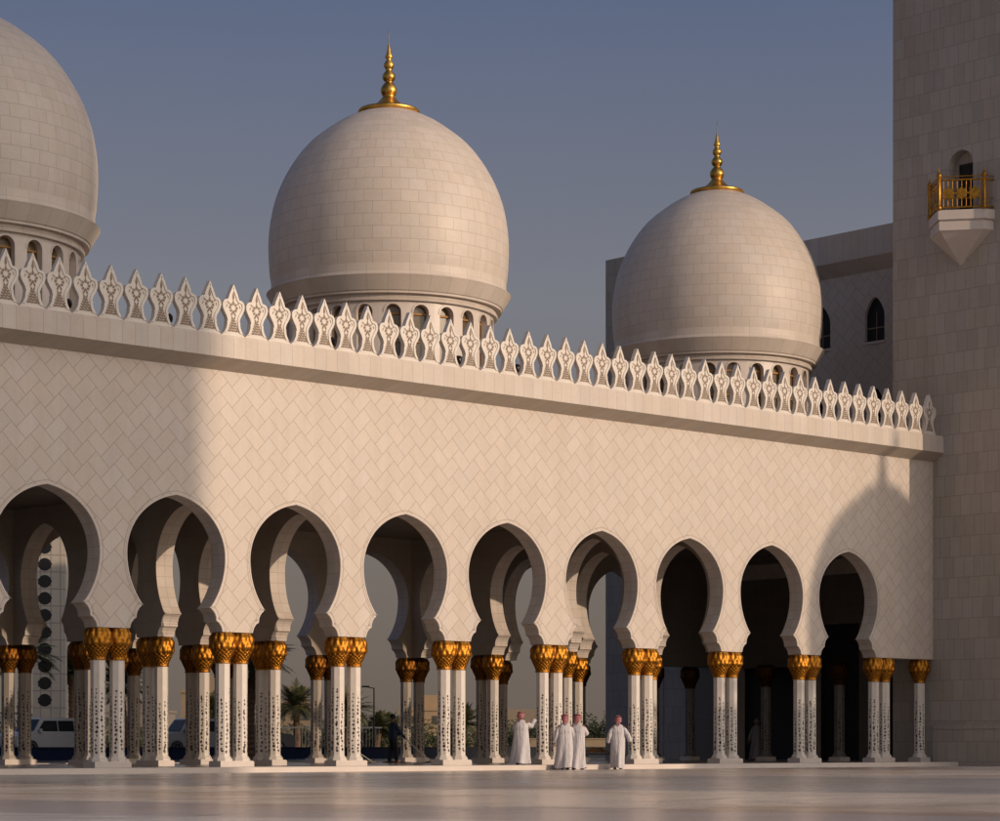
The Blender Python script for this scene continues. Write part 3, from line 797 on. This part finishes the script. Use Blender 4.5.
def bush(seed,rx,ry,h,mat,nl=1500,ls=.09,name='shrub'):
    rnd=random.Random(seed); root=empty(name,(0,0,GZ))
    st=MB()
    for k in range(6):
        a=rnd.uniform(0,6.28); st.tube([(0,0,0),(math.cos(a)*rx*.3,math.sin(a)*ry*.3,h*.4),(math.cos(a)*rx*.6,math.sin(a)*ry*.6,h*.8)],[.03,.02,.01],5)
    st.build('stem',M['trunk'],root)
    f=MB()
    cl=[(rnd.uniform(-rx,rx)*.8,rnd.uniform(-ry,ry)*.8,rnd.uniform(.25,.85)*h,rnd.uniform(.25,.5)*min(rx,h)) for _ in range(int(7+rx*3))]
    for k in range(nl):
        c=rnd.choice(cl); v=Vector((rnd.gauss(0,1),rnd.gauss(0,1),rnd.gauss(0,1))).normalized()*c[3]*rnd.uniform(.5,1.1)
        p=Vector(c[:3])+v
        if p.z<.03: p.z=.03+rnd.random()*.2
        a=Vector((rnd.gauss(0,1),rnd.gauss(0,1),rnd.gauss(0,1))).normalized(); b=a.orthogonal().normalized(); s=ls*rnd.uniform(.6,1.3)
        f.face([p-a*s,p+b*s*.5,p+a*s,p-b*s*.5])
    f.build('foliage',mat,root); return root
bs=[(112,128,2.2,1.6,1),(140,130,1.6,1.3,0),(262,126,2.0,1.6,1),(318,132,2.2,1.5,0),(362,133,2.0,2.0,1),(385,134,2.2,1.8,0),(408,135,2.3,1.7,1),(440,136,2.3,1.4,0),(470,138,2.0,1.7,1),(515,140,1.8,1.9,0),(533,142,1.8,1.6,1),(10,122,2.0,1.8,0),(500,141,1.6,1.6,1),(280,131,1.8,1.4,0)]
wh=['low dark shrub','pale leafy shrub']
for i,(px,Z,rx,h,k) in enumerate(bs):
    Z*=1.3; rx*=1.3; h=(h*1.15-.61)*1.3/1.15+.61
    b=bush(i,rx,1.2,h*1.15,M['leafl'] if k else M['leafd'],1500,.12); x,y=at(px,Z); b.location=(x,y,GZ); b.rotation_euler=(0,0,-R(42))
    tag(b,['dark green','light green'][k]+' shrub beyond the pool '+{112:'left of the second arch columns',140:'between the leftmost parked cars',262:'in front of the tan house, left side',318:'right of the lone palm with thick trunk',362:'beneath the street lamp',385:'just left of the cleaner',408:'just right of the cleaner',440:'left of the fourth front column pair',470:'under the fifth arch, left part',515:'left of the man raising his arm',533:'right of the man raising his arm',10:'at the left edge of the photo',500:'in the middle of the fifth arch',280:'left of the lone palm'}[px],'shrub','shrubs beyond the pool')
# planter with hedge and bench, seen between the group and the lone walker
px,Z=596,168; x,y=at(px,Z)
pw=MB(); pw.box(-4.6,1.7,-.3,.3,0,1.22); pw.box(-4.65,1.75,-.35,.35,1.22,1.30)
o=pw.build('planter_wall',plain('sand_plaster',(.36,.27,.17),.8)); o.location=(x,y,GZ); o.rotation_euler=(0,0,-R(42)); tag(o,'low sand coloured planter wall beside the walker in white','wall')
b=bush(77,3.0,1.0,2.9,M['leafd'],5000,.12,'hedge_bush'); X_,Y_=at(590,170); b.location=(X_,Y_,GZ+.0); b.rotation_euler=(0,0,-R(42)); tag(b,'dark green bush rising over the sand coloured planter wall','bush')
x,y=at(596,101); bt=empty('bench',(x,y,GZ),-R(42),'dark slatted bench standing beyond the arcade beside the walker','bench')
w=MB()
for k in range(5): w.box(-1.1,1.1,-.30+.125*k,-.20+.125*k,.40,.44)
w.build('seat',M['black'],bt)
for sx in (-1.0,1.0):
    w=MB(); w.box(sx-.04,sx+.04,-.27,-.20,0,.398); w.box(sx-.04,sx+.04,.20,.27,0,.398); w.box(sx-.04,sx+.04,-.198,.198,.34,.398); w.build('leg',M['black'],bt)
w=MB(); rows=[]
for i in range(13):
    q=i/12; rows.append([(-.75+1.5*q, .22-.44*j/8, .45+.30*math.sin(math.pi*q)**1.5*math.sin(math.pi*(j+.5)/9)*(.8+.2*math.sin(i*2.1+j))) for j in range(9)])
w.grid(rows,0); o=w.build('folded_cloth',plain('orange_cloth',(.45,.19,.05),.8,bump=.5)); o.location=(x,y,GZ); o.rotation_euler=(0,0,-R(42)); tag(o,'heap of orange cloth lying on the dark bench','cloth')

# cars
M['cglass']=plain('car_glass',(.012,.014,.016),.25,spec=.25)
def car(px,Z,rz,label,paint,h=1.85,L=4.8):
    x,y=at(px,Z); root=empty('parked_car',(x,y,.172),rz,label,'car','cars parked beyond the pool')
    pm_=plain('car_paint_'+str(px),paint,.25,spec=.6,var=.05)
    b=MB(); hw=.95
    # side outline of an upright estate: bonnet, cabin, tailgate
    side=[(-L/2,.45),(-L/2,.95),(-L/2+.08,1.08),(-L/2+.16,1.12),(-L/2+.42,h-.08),(-L/2+.62,h),(L/2-1.75,h),(L/2-1.55,h-.05),(L/2-1.12,1.18),(L/2-.25,1.06),(L/2-.03,.92),(L/2,.50),(L/2-.05,.36),(-L/2+.08,.36)]
    def tumble(z): return hw-max(0,z-1.1)*.22
    for s_ in (-1,1):
        b.poly([side],lambda a,z:(a,s_*tumble(z),z),0,flip=s_>0)
    n=len(side)
    for i in range(n):
        a,c=side[i],side[(i+1)%n]
        b.face([(a[0],-tumble(a[1]),a[1]),(c[0],-tumble(c[1]),c[1]),(c[0],tumble(c[1]),c[1]),(a[0],tumble(a[1]),a[1])],0)
    b.build('body',pm_,root)
    for s_ in (-1,1):
        for (x0,x1,x2,x3) in ((-L/2+.40,-L/2+.62,-L/2+1.27,-L/2+1.27),(-L/2+1.32,-L/2+1.32,-L/2+2.27,-L/2+2.27),(-L/2+2.32,-L/2+2.32,L/2-1.70,L/2-1.24)):
            w=MB(); w.face([(x0,s_*(tumble(1.17)+.006),1.17),(x3,s_*(tumble(1.17)+.006),1.17),(x2,s_*(tumble(h-.14)+.006),h-.14),(x1,s_*(tumble(h-.14)+.006),h-.14)])
            w.build('window',M['cglass'],root)
    w=MB(); w.face([(L/2-1.125,-.80,1.20),(L/2-1.125,.80,1.20),(L/2-1.53,.70,h-.09),(L/2-1.53,-.70,h-.09)]); o=w.build('windscreen',M['cglass'],root); o.location=(.02,0,.012)
    w=MB(); w.face([(-L/2+.165,-.75,1.18),(-L/2+.165,.75,1.18),(-L/2+.395,.66,h-.14),(-L/2+.395,-.66,h-.14)]); 
    for f in range(0): pass
    o=w.build('rear_window',M['glass'],root); o.location=(-.012,0,0)
    for sx in (-L/2+.85,L/2-.9):
        for s_ in (-1,1):
            wh_=MB(); wh_.lathe([(0,-.12),(.30,-.12),(.36,-.10),(.37,0),(.36,.10),(.30,.12),(0,.12)],24)
            o=wh_.build('wheel',M['black'],root,(sx,s_*.88,.37)); o.rotation_euler=(R(90),0,0)
            rm=MB(); rm.lathe([(0,.0),(.10,.01),(.21,.005),(.23,0)],20); q=rm.build('rim',plain('alloy_rim',(.45,.45,.45),.3,.9),o,(0,0,-.125 if s_>0 else .125))
    for s_ in (-1,1):
        w=MB(); w.box(-L/2-.015,-L/2+.05,s_*.72-.1,s_*.72+.1,.80,1.05); w.build('tail_light',plain('tail_lens',(.30,.01,.01),.2),root)
        w=MB(); w.box(L/2-.10,L/2+.005,s_*.70-.14,s_*.70+.14,.72,.90); w.build('headlight',plain('head_lens',(.6,.6,.6),.1),root)
        w=MB(); w.box(L/2-1.45,L/2-1.30,s_*1.0-.07,s_*1.0+.07,1.14,1.30); w.build('wing_mirror',pm_,root)
    w=MB(); w.box(-L/2-.02,-L/2+.02,-.26,.26,.60,.72); w.build('number_plate',M['white'],root)
    return root
# palms and shrubs stand at these depths; the cars stand on the road between
car(46,122,R(183),'silver white upright estate car parked behind the leftmost columns',(.36,.36,.37))
car(196,124,R(170),'grey white estate car parked behind the second pair of back columns',(.24,.25,.26))
car(250,127,-R(25),'dark saloon car parked partly behind the second front column pair',(.06,.06,.065),1.6,4.5)

# spotted pylon
M['pyl']=slab_mat('pylon_panels',.6,1.0,0,.05,base=(.50,.45,.40),jc=(.2,.17,.15))
x,y=at(50,142); sp=empty('spotted_pylon',(x,y,GZ),-R(36),'tall white pylon with a column of round dark medallions behind the first arch','pylon')
w=MB(); w.box(-.95,.60,-.7,.7,0,16.2); w.box(.602,.95,-.65,.65,0,16.2); w.build('shaft',M['pyl'],sp)
for k in range(12):
    d=MB(); z=3.45+k*1.0
    for q in range(9):
        a0=q*math.pi*2/9; P=lambda r,a:(-.25+r*1.2*math.cos(a),-.715,z+r*math.sin(a))
        d.face([P(.07,a0),P(.30,a0-.2),P(.36,a0),P(.34,a0+.22),P(.30,a0+.42)])
    d.face([(-.25+.38*math.cos(q*math.pi/10),-.708,z+.38*math.sin(q*math.pi/10)) for q in range(20)])
    d.build('medallion',M['black'],sp)
# street lamp
x,y=at(374,150); sl=empty('street_lamp',(x,y,GZ),-R(42),'thin street lamp with one arm left of the cleaner','street lamp')
w=MB(); w.tube([(0,0,0),(0,0,4.4)],[.06,.04],8); w.tube([(0,0,4.35),(-.45,0,4.45)],.03,6); w.build('pole',M['black'],sl)
w=MB(); w.box(-.75,-.3,-.12,.12,4.42,4.52); w.build('lamp_head',M['black'],sl)
# far houses
def house(px,Z,wd,hh,dp,label,colr,nf):
    x,y=at(px,Z); r=empty('house',(x,y,GZ),-R(42),label,'house','far houses beyond the palms')
    wm=plain('plaster_'+str(px),colr,.85,scale=.5)
    w=MB(); w.box(-wd/2,wd/2,0,dp,0,hh); w.build('wall',wm,r)
    w=MB(); w.box(-wd/2-.2,wd/2+.2,-.2,dp+.2,hh,hh+.4); w.box(-wd*.15,wd*.25,dp*.3,dp*.6,hh+.4,hh+2.2); w.build('roof',wm,r)
    fh=hh/nf
    for f in range(nf):
        m=max(2,int(wd/3.2))
        for k in range(m):
            xc=-wd/2+wd*(k+.5)/m
            w=MB(); w.box(xc-.7,xc+.7,-.12,-.02,f*fh+1.,f*fh+fh*.75); w.build('window',M['glass'],r)
house(292,290,6,5.8,8,'tan two storey house behind the lone palm',(.24,.18,.12),2)
house(428,330,5.5,5.6,6,'sunlit ochre house between the cleaner and the fourth column pair',(.36,.25,.15),2)
house(403,420,8,5.4,9,'pale low house seen behind the cleaner',(.22,.18,.14),2)
house(522,340,15,3.8,9,'low wide tan house behind the man raising his arm',(.25,.20,.15),1)
house(130,380,12,6.0,9,'grey tan house left of the second arch columns',(.2,.17,.14),2)
house(213,300,8,7.4,8,'ochre house above the second parked car',(.28,.21,.14),2)
# white fence beyond the lone palm
x,y=at(318,150); fe=empty('fence',(x,y,GZ),-R(42),'pale metal railing fence right of the lone palm','fence')
w=MB(); w.box(-6,4,-.03,.03,1.85,1.95); w.box(-6,4,-.03,.03,.15,.22)
for k in range(50): w.box(-6+.2*k,-5.97+.2*k,-.012,.012,.222,1.848)
w.build('railing',plain('cream_paint',(.55,.5,.42),.6),fe)
# far low tree belt and hazy ground beyond
w=MB(); rnd=random.Random(5)
tb=MB()
for k in range(9000):
    px=rnd.uniform(-250,1300); Z=rnd.uniform(430,520); x,y=at(px,Z); z=abs(rnd.gauss(0,1.0))*(1.+.6*math.sin(px*.03))+.2
    s=rnd.uniform(.4,.9); a=Vector((rnd.gauss(0,1),rnd.gauss(0,1),rnd.gauss(0,1))).normalized(); b=a.orthogonal().normalized(); p=Vector((x,y,z+GZ))
    tb.face([p-a*s,p+b*s*.6,p+a*s,p-b*s*.6])
tag(tb.build('distant_trees',M['leafd']),'low belt of dark trees on the far horizon','trees',kind='stuff')

# ------------------------------------------------------------------ people
SKIN=plain('skin',(.22,.11,.065),.55,var=.1)
def robe_mat(name,col):
    t=NT(name); co=t.coord('Object'); q=t.sep(co)
    f=t.noise(t.comb(t.math('MULTIPLY',q[0],16.),t.math('MULTIPLY',q[1],16.),t.math('MULTIPLY',q[2],2.6)),1.,3,.55,dist=.6)
    t.bump(f,.9,.05)
    return t.set(col=t.mix(t.ramp(f,[(.35,(0,0,0)),(.6,(1,1,1))]),tuple(v*.86 for v in col),col),rough=.85,spec=.2)
ROBE=robe_mat('white_cotton',(.60,.57,.585)); ROBE_D=robe_mat('shade_dimmed_cotton',(.20,.19,.19))  # second cloth is the white robe greyed to stand in for arcade shade
def check_mat():
    t=NT('red_check_cotton'); s_=t.sep(t.coord('Object'))
    a=t.math('SINE',t.math('MULTIPLY',t.math('ADD',s_[0],s_[2]),190.)); b=t.math('SINE',t.math('MULTIPLY',t.math('SUBTRACT',s_[1],s_[2]),190.))
    f=t.math('GREATER_THAN',t.math('ADD',a,b),.35)
    return t.set(col=t.mix(f,(.26,.022,.035),(.50,.34,.34)),rough=.85)
GHUT=check_mat(); SHOE=plain('dark_leather',(.03,.018,.012),.5); BLUE=plain('navy_uniform',(.012,.022,.06),.8); HAIR=plain('black_hair',(.008,.007,.006),.6)
EYEM=plain('eye_dark',(.01,.008,.007),.2)
def skin_mesh(name,verts,edges,rads,mat,parent,root=0,sub=1):
    me=bpy.data.meshes.new(name); me.from_pydata([tuple(v) for v in verts],edges,[]); me.materials.append(mat)
    o=bpy.data.objects.new(name,me); COL.objects.link(o); o.parent=parent
    m=o.modifiers.new('skin','SKIN'); m.use_smooth_shade=True; m.use_x_symmetry=False; m.branch_smoothing=.3
    sk=me.skin_vertices[0].data if me.skin_vertices else None
    if sk is None:
        bm=bmesh.new(); bm.from_mesh(me); bm.verts.layers.skin.verify(); bm.to_mesh(me); bm.free(); sk=me.skin_vertices[0].data
    for i,r in enumerate(rads): sk[i].radius=(r,r); sk[i].use_root=(i==root)
    s=o.modifiers.new('sub','SUBSURF'); s.levels=sub; s.render_levels=sub
    return o
def person(loc,rz,label,pose,H=1.75,hem=1.,scarf=None,robe=True,head_turn=0.,stride=.0,seed=0,robemat=None,group=None):
    """faces local +Y; pose gives elbow and hand positions for left/right arm"""
    rnd=random.Random(seed); k=H/1.75
    root=empty('person',loc,rz,label,'person',group); root.scale=(k,k,k)
    V=[];E=[];Rr=[]
    def add(p,r,par=None):
        V.append(Vector(p)); Rr.append(r)
        if par is not None: E.append((par,len(V)-1))
        return len(V)-1
    pel=add((0,0,.95),.14); wa=add((0,.005,1.10),.125,pel); ch=add((0,.0,1.28),.145,wa); nk0=add((0,-.01,1.42),.075,ch); nk=add((0,.0,1.51),.055,nk0)
    ht=Matrix.Rotation(head_turn,4,'Z')
    def hp(x,y,z): v=ht@Vector((x,y,0)); return (v.x,v.y,z)
    sk0=add(hp(0,.02,1.58),.078,nk); sk1=add(hp(0,.01,1.65),.095,sk0); sk2=add(hp(0,0,1.71),.07,sk1)
    jaw=add(hp(0,.065,1.565),.045,sk0); nose=add(hp(0,.125,1.625),.012,sk1)
    for s_ in (-1,1): add(hp(s_*.10,0,1.63),.014,sk1)
    for s_ in (-1,1):
        hip=add((s_*.09,0,.90),.095,pel); st=stride*s_
        kn=add((s_*.10,st*.5+.03,.50),.06,hip); an=add((s_*.10,st,.10),.042,kn); hl=add((s_*.10,st-.03,.045),.035,an); to=add((s_*.115,st+.17,.032),.028,an)
    for s_,(el,ha) in zip((-1,1),pose):
        sh=add((s_*.19,0,1.40),.062,ch); e=add(el,.042,sh); wr=add(Vector(el).lerp(Vector(ha),.95),.027,e)
        d=(Vector(ha)-Vector(el)).normalized(); side=Vector((0,1,0)) if abs(d.y)<.8 else Vector((1,0,0)); side=(side-d*side.dot(d)).normalized(); nr=d.cross(side)
        pm1=add(Vector(ha)+d*.05,.028,wr); 
        for q,(off,l) in enumerate(((-.03,.068),(-.010,.078),(.010,.074),(.028,.06))):
            f1=add(Vector(ha)+d*.095+side*off,.0095,pm1); f2=add(Vector(ha)+d*(.095+l*.55)+side*off+nr*.012*s_,.008,f1); f3=add(Vector(ha)+d*(.085+l)+side*off+nr*.035*s_,.007,f2)
        t1=add(Vector(ha)+d*.045-side*.045,.011,wr); t2=add(Vector(ha)+d*.085-side*.06+nr*.01,.009,t1)
    body=skin_mesh('body',V,E,Rr,SKIN,root)
    for s_ in (-1,1):
        e=MB(); e.lathe([(0,-.011),(.008,-.008),(.011,0),(.008,.008),(0,.011)],8); p=hp(s_*.034,.083,1.643); e.build('eye',EYEM,root,p)
    for s_ in (-1,1):
        st=stride*s_; sh=MB(); rows=[]
        for q in range(9):
            u=q/8; wd=.038+.018*math.sin(math.pi*u)+.006*u; hh=.075-.035*u
            rows.append([(s_*.108+wd*math.cos(a*math.pi/5)*1.0,st-.07+.29*u,max(.0,.032+hh*.55*math.sin(a*math.pi/5))) for a in range(10)])
        sh.grid(rows,0,True); sh.face(rows[0]); sh.face(rows[-1][::-1]); sh.build('shoe',SHOE,root)
    mat=robemat or ROBE
    if robe:
        g=MB(); rows=[]; nz=30; na=40; ph=rnd.uniform(0,6)
        for i in range(nz+1):
            u=i/nz; z=1.485-1.425*u
            if u<.11: wx=.075+.155*(u/.11)**.62; wy=.06+.075*(u/.11)**.6
            elif u<.25: wx=.23+.012*math.sin((u-.11)/.14*math.pi); wy=.135+.03*math.sin((u-.11)/.14*math.pi)
            else: wx=.235+.045*(u-.25)/.75; wy=.145+.10*(u-.25)/.75+abs(stride)*.55*((u-.25)/.75)**1.4
            row=[]
            for a in range(na):
                t_=a/na*2*math.pi
                f=1+(.10+.12*u)*max(0,u-.10)*math.sin(t_*5+ph+u*2.6+math.sin(t_*2+ph))+.08*max(0,u-.2)*math.sin(t_*11+ph*2+u*3)
                sway=.02*math.sin(u*4+ph)*u
                row.append((wx*f*math.cos(t_)+sway,wy*f*math.sin(t_)+.01*math.sin(u*9+ph)*u,z+.02*math.sin(t_*3+ph)*u))
            rows.append(row)
        for i,row in enumerate(rows):
            q=i/nz; kx=1+(hem-1)*max(0,q-.2)/.8; rows[i]=[(x*kx,y*(1+(kx-1)*.5),z) for x,y,z in row]
        g.grid(rows,0,True)
        for s_,(el,ha) in zip((-1,1),pose):
            sh=Vector((s_*.155,0,1.36)); e_=Vector(el); h_=Vector(ha)
            pts=[sh,sh.lerp(e_,.35),sh.lerp(e_,.7),e_,e_.lerp(h_,.35),e_.lerp(h_,.7),e_.lerp(h_,.98)]
            g.tube(pts,[.062,.085,.082,.078,.076,.080,.086],14,cap=False)
        g.build('robe',mat,root)
        c=MB(); rows=[]
        for i in range(15):                         # cloth over the head falling behind the shoulders
            u=i/14; row=[]
            for a in range(24):
                t_=a/24*2*math.pi
                if u<.45:
                    q=u/.45; ang=q*math.pi*.56; r=.118*math.sin(ang); z=1.655+.115*math.cos(ang); x=r*math.cos(t_); y=r*math.sin(t_)*1.12
                else:
                    q=(u-.45)/.55; r=.117-.008*q; z=1.635-.085*q; x=r*math.cos(t_); y=(r*math.sin(t_))*(1.0)
                    if math.sin(t_)<0: z-=.15*q*(-math.sin(t_))**9; y-=.02*q
                    else: 
                        z+=.16*q*math.sin(t_)*0; y=y*(1-.15*q)
                    fold=1+.09*q*math.sin(t_*7+seed); x*=fold; y*=fold
                if u>.22 and math.sin(t_)>.80:       # leave the face open
                    k_=(math.sin(t_)-.80)/.20; y-= .085*k_*min(1,(u-.22)*6)
                v=ht@Vector((x,y,0)); row.append((v.x,v.y,z))
            rows.append(row)
        c.grid(rows,0,True); c.face(rows[0]); c.build('headscarf',GHUT if scarf is None else scarf,root)
        r_=MB(); rows=[]
        for a in range(25):
            t_=a/24*2*math.pi; rows.append([( (.112+.011*math.cos(b*math.pi/3))*math.cos(t_),(.112+.011*math.cos(b*math.pi/3))*math.sin(t_)*1.12,1.715+.012*math.sin(b*math.pi/3)) for b in range(6)])
        r_.grid(rows,0,True); o=r_.build('head_cord',HAIR,root)
    else:
        g=MB()      # jacket and trousers
        rows=[]
        for z,wx,wy in ((1.47,.08,.07),(1.44,.17,.10),(1.38,.215,.125),(1.25,.21,.135),(1.1,.185,.125),(.95,.195,.135),(.86,.20,.14),(.84,.19,.13)):
            rows.append([(wx*math.cos(a*math.pi/12)*(1+.03*math.sin(a*3+z*9)),wy*math.sin(a*math.pi/12)*(1+.03*math.sin(a*2+z*7)),z) for a in range(24)])
        g.grid(rows,0,True)
        for s_,(el,ha) in zip((-1,1),pose):
            sh=Vector((s_*.17,0,1.40)); g.tube([sh,sh.lerp(Vector(el),.5),Vector(el),Vector(el).lerp(Vector(ha),.5),Vector(el).lerp(Vector(ha),.95)],[.075,.066,.058,.05,.046],12,cap=False)
        g.build('jacket',mat,root)
        g=MB()
        for s_ in (-1,1):
            st=stride*s_; g.tube([(s_*.085,0,.93),(s_*.095,.01,.75),(s_*.10,st*.5+.03,.50),(s_*.10,st*.8,.28),(s_*.10,st,.08)],[.115,.10,.08,.072,.068],12,cap=False)
        g.build('trousers',plain('dark_trousers',(.01,.011,.016),.85),root)
        h=MB(); h.lathe([(0,.115),(.05,.105),(.085,.075),(.105,.03),(.108,-.02),(.10,-.05)],20); h.build('hair',HAIR,root,(0,-.012,1.655))
    return root
GRP=None
fwd=math.atan2(ST,CT)-math.pi/2     # facing away along the view direction
def ppos(px,b,z=0.): s=onb(px,b); return (s,b,z)
relax=(((-.27,.0,1.12),(-.31,.06,.87)),((.27,.0,1.12),(.32,.05,.87)))
swing=(((-.27,-.03,1.13),(-.31,.05,.88)),((.31,-.07,1.14),(.40,-.02,.92)))
phone=(((-.24,.10,1.15),(-.12,.30,1.25)),((.33,.12,1.27),(.42,.22,1.50)))
fold=(((-.28,.06,1.14),(-.16,.24,1.10)),((.28,.06,1.14),(.17,.25,1.12)))
person(ppos(521,-.75),fwd-.15,'man in white robe and red headscarf on the step, one hand raised beside his face',phone,1.70,hem=1.15,head_turn=-.5,stride=.09,seed=1)
person(ppos(565,-1.95,GZ),fwd+.10,'man in white robe on the left of the close pair, partly behind the other',relax,1.76,hem=1.12,head_turn=.1,stride=.14,seed=2)
person(ppos(577.5,-2.15,GZ),fwd-.25,'man in white robe on the right of the close pair, arms bent',fold,1.77,head_turn=.0,stride=.13,seed=3)
person(ppos(618,-2.05,GZ),fwd+.05,'man in long white robe walking alone with his right arm swung out',swing,1.73,hem=.72,stride=.12,seed=4)
x,y=at(757,97.5); person((x,y,0),fwd+2.6,'dim figure in a pale robe walking in the dark arcade',relax,1.72,scarf=ROBE_D,robemat=ROBE_D,stride=.12,seed=5)
# the cleaner and tools
x,y=at(393,86); CR=fwd-1.05
cl=person((x,y,0),CR,'cleaner in dark navy uniform pushing a long handled mop inside the arcade',(((-.26,.10,1.14),(-.10,.36,1.02)),((.25,.14,1.12),(.08,.44,.92))),1.74,robe=False,stride=.10,seed=6,robemat=BLUE)
def mop(loc,rz,reach,top,label):
    r=empty('floor_mop',loc,rz,label,'mop','mops used on the arcade floor')
    w=MB(); w.tube([(0,0,.06),(0,-reach,top)],.016,8); w.build('handle',plain('pale_pole',(.62,.58,.52),.5),r)
    w=MB(); w.box(-.45,.45,-.07,.07,.02,.06); w.tube([(-.05,0,.06),(.05,0,.06)],.025,8); w.build('mop_head',M['relief'],r)
    w=MB(); rows=[]
    for i in range(24):
        xx=-.5+i/23; rows.append([(xx,-.12,.0),(xx,-.11+.01*math.sin(i*2),.028),(xx,.11+.01*math.sin(i*3),.028),(xx,.12,.0)])
    w.grid(rows,0); w.build('mop_fringe',plain('grey_cotton',(.06,.05,.045),.95),r); return r
hx,hy=x+(-math.sin(CR))*.42,y+math.cos(CR)*.42
dx,dy=at(430,86); v=Vector((dx-hx,dy-hy,0)); 
mop((dx,dy,0),math.atan2(v.y,v.x)-math.pi/2,v.length+.05,.97,'long handled mop held by the cleaner, its pad on the floor to the right')
mx,my=at(372,84.5); mop((mx,my,0),fwd-1.7,.75,.55,'second mop leaning low to the left of the cleaner')
w=MB(); w.box(-.55,.55,-.3,.3,0,.03); o=w.build('floor_mat',plain('red_rubber',(.12,.02,.018),.8)); o.location=(x+.1,y-.1,.003); o.rotation_euler=(0,0,CR); tag(o,'dull red mat under the feet of the cleaner','mat')

# ------------------------------------------------------------------ light, sky, camera
EL,AZ=R(13),R(18)
S=Vector((math.sin(AZ)*math.cos(EL),-math.cos(AZ)*math.cos(EL),math.sin(EL)))
sun=bpy.data.lights.new('sun','SUN'); sun.energy=2.45; sun.angle=R(.55); sun.color=(1.0,.77,.56)
so=bpy.data.objects.new('sun',sun); COL.objects.link(so); so.rotation_euler=S.to_track_quat('Z','Y').to_euler(); so.location=(60,-80,60)
wd=bpy.data.worlds.new('World'); scene.world=wd; wd.use_nodes=True; nt=wd.node_tree
sky=nt.nodes.new('ShaderNodeTexSky'); sky.sky_type='NISHITA'; sky.sun_disc=False; sky.sun_elevation=EL
sky.sun_rotation=math.atan2(S.x,S.y); sky.air_density=1.3; sky.dust_density=4.5; sky.ozone_density=1.6; sky.altitude=0
hs=nt.nodes.new('ShaderNodeHueSaturation'); hs.inputs['Saturation'].default_value=.75; hs.inputs['Value'].default_value=1.
bg=nt.nodes['Background']; bg.inputs['Strength'].default_value=.07
nt.links.new(sky.outputs[0],hs.inputs['Color'])
tc=nt.nodes.new('ShaderNodeTexCoord'); sx=nt.nodes.new('ShaderNodeSeparateXYZ'); nt.links.new(tc.outputs['Generated'],sx.inputs[0])
def wm(op,a,b=0.,clamp=False):
    n=nt.nodes.new('ShaderNodeMath'); n.operation=op; n.use_clamp=clamp
    for i,v in enumerate((a,b)):
        if isinstance(v,(int,float)): n.inputs[i].default_value=v
        else: nt.links.new(v,n.inputs[i])
    return n.outputs[0]
def wmix(f,a,b,mode='MIX'):
    n=nt.nodes.new('ShaderNodeMix'); n.data_type='RGBA'; n.blend_type=mode
    for i,v in ((0,f),(6,a),(7,b)):
        if isinstance(v,(int,float)): n.inputs[i].default_value=v
        elif isinstance(v,tuple): n.inputs[i].default_value=v+(1,)
        else: nt.links.new(v,n.inputs[i])
    return n.outputs[2]
STR=.09
tint=wmix(1.,hs.outputs[0],(.86,.80,1.02),'MULTIPLY')
az_=wm('ABSOLUTE',sx.outputs[2]); rp=nt.nodes.new('ShaderNodeValToRGB'); nt.links.new(az_,rp.inputs[0])   # desert haze by elevation
stops=[(0.,(.180,.143,.116)),(.09,(.200,.172,.152)),(.18,(.215,.218,.243)),(.30,(.105,.138,.232)),(.60,(.06,.09,.18))]
e_=rp.color_ramp.elements
while len(e_)<len(stops): e_.new(.5)
for q,(p_,c_) in enumerate(stops): e_[q].position=p_; e_[q].color=tuple(v/STR/4 for v in c_)+(1,)
hz=wmix(1.,rp.outputs[0],(4.,4.,4.),'MULTIPLY')
c1=wmix(.82,tint,hz)
nz_=nt.nodes.new('ShaderNodeTexNoise'); nz_.inputs['Scale'].default_value=2.2; nz_.inputs['Detail'].default_value=5; mp_=nt.nodes.new('ShaderNodeMapping'); mp_.inputs['Scale'].default_value=(1,1,4.5); nt.links.new(tc.outputs['Generated'],mp_.inputs[0]); nt.links.new(mp_.outputs[0],nz_.inputs['Vector'])
hv=wm('ADD',.93,wm('MULTIPLY',nz_.outputs['Fac'],.14)); cx_=nt.nodes.new('ShaderNodeCombineXYZ')
for i_ in range(3): nt.links.new(hv,cx_.inputs[i_])
c1=wmix(1.,c1,cx_.outputs[0],'MULTIPLY')
dp=nt.nodes.new('ShaderNodeVectorMath'); dp.operation='DOT_PRODUCT'; nt.links.new(tc.outputs['Generated'],dp.inputs[0]); dp.inputs[1].default_value=S
glow=wm('POWER',wm('MAXIMUM',dp.outputs['Value'],0.),3.)                     # glow added to the sky around the sun to fill the shaded facade
c2=wmix(glow,c1,(1.62/STR,1.43/STR,1.16/STR),'ADD')
nt.links.new(c2,bg.inputs['Color']); bg.inputs['Strength'].default_value=STR
cam=bpy.data.cameras.new('camera'); co=bpy.data.objects.new('camera',cam); COL.objects.link(co)
co.location=(0,-PD,EYE); co.rotation_euler=(R(90),0,TH-math.pi/2)
cam.sensor_width=36; cam.lens=36*FP/1000; cam.shift_y=(HY-410.5)/1000; cam.clip_start=.5; cam.clip_end=9000
scene.camera=co
scene.view_settings.view_transform='Standard'; scene.view_settings.look='None'; scene.view_settings.exposure=0
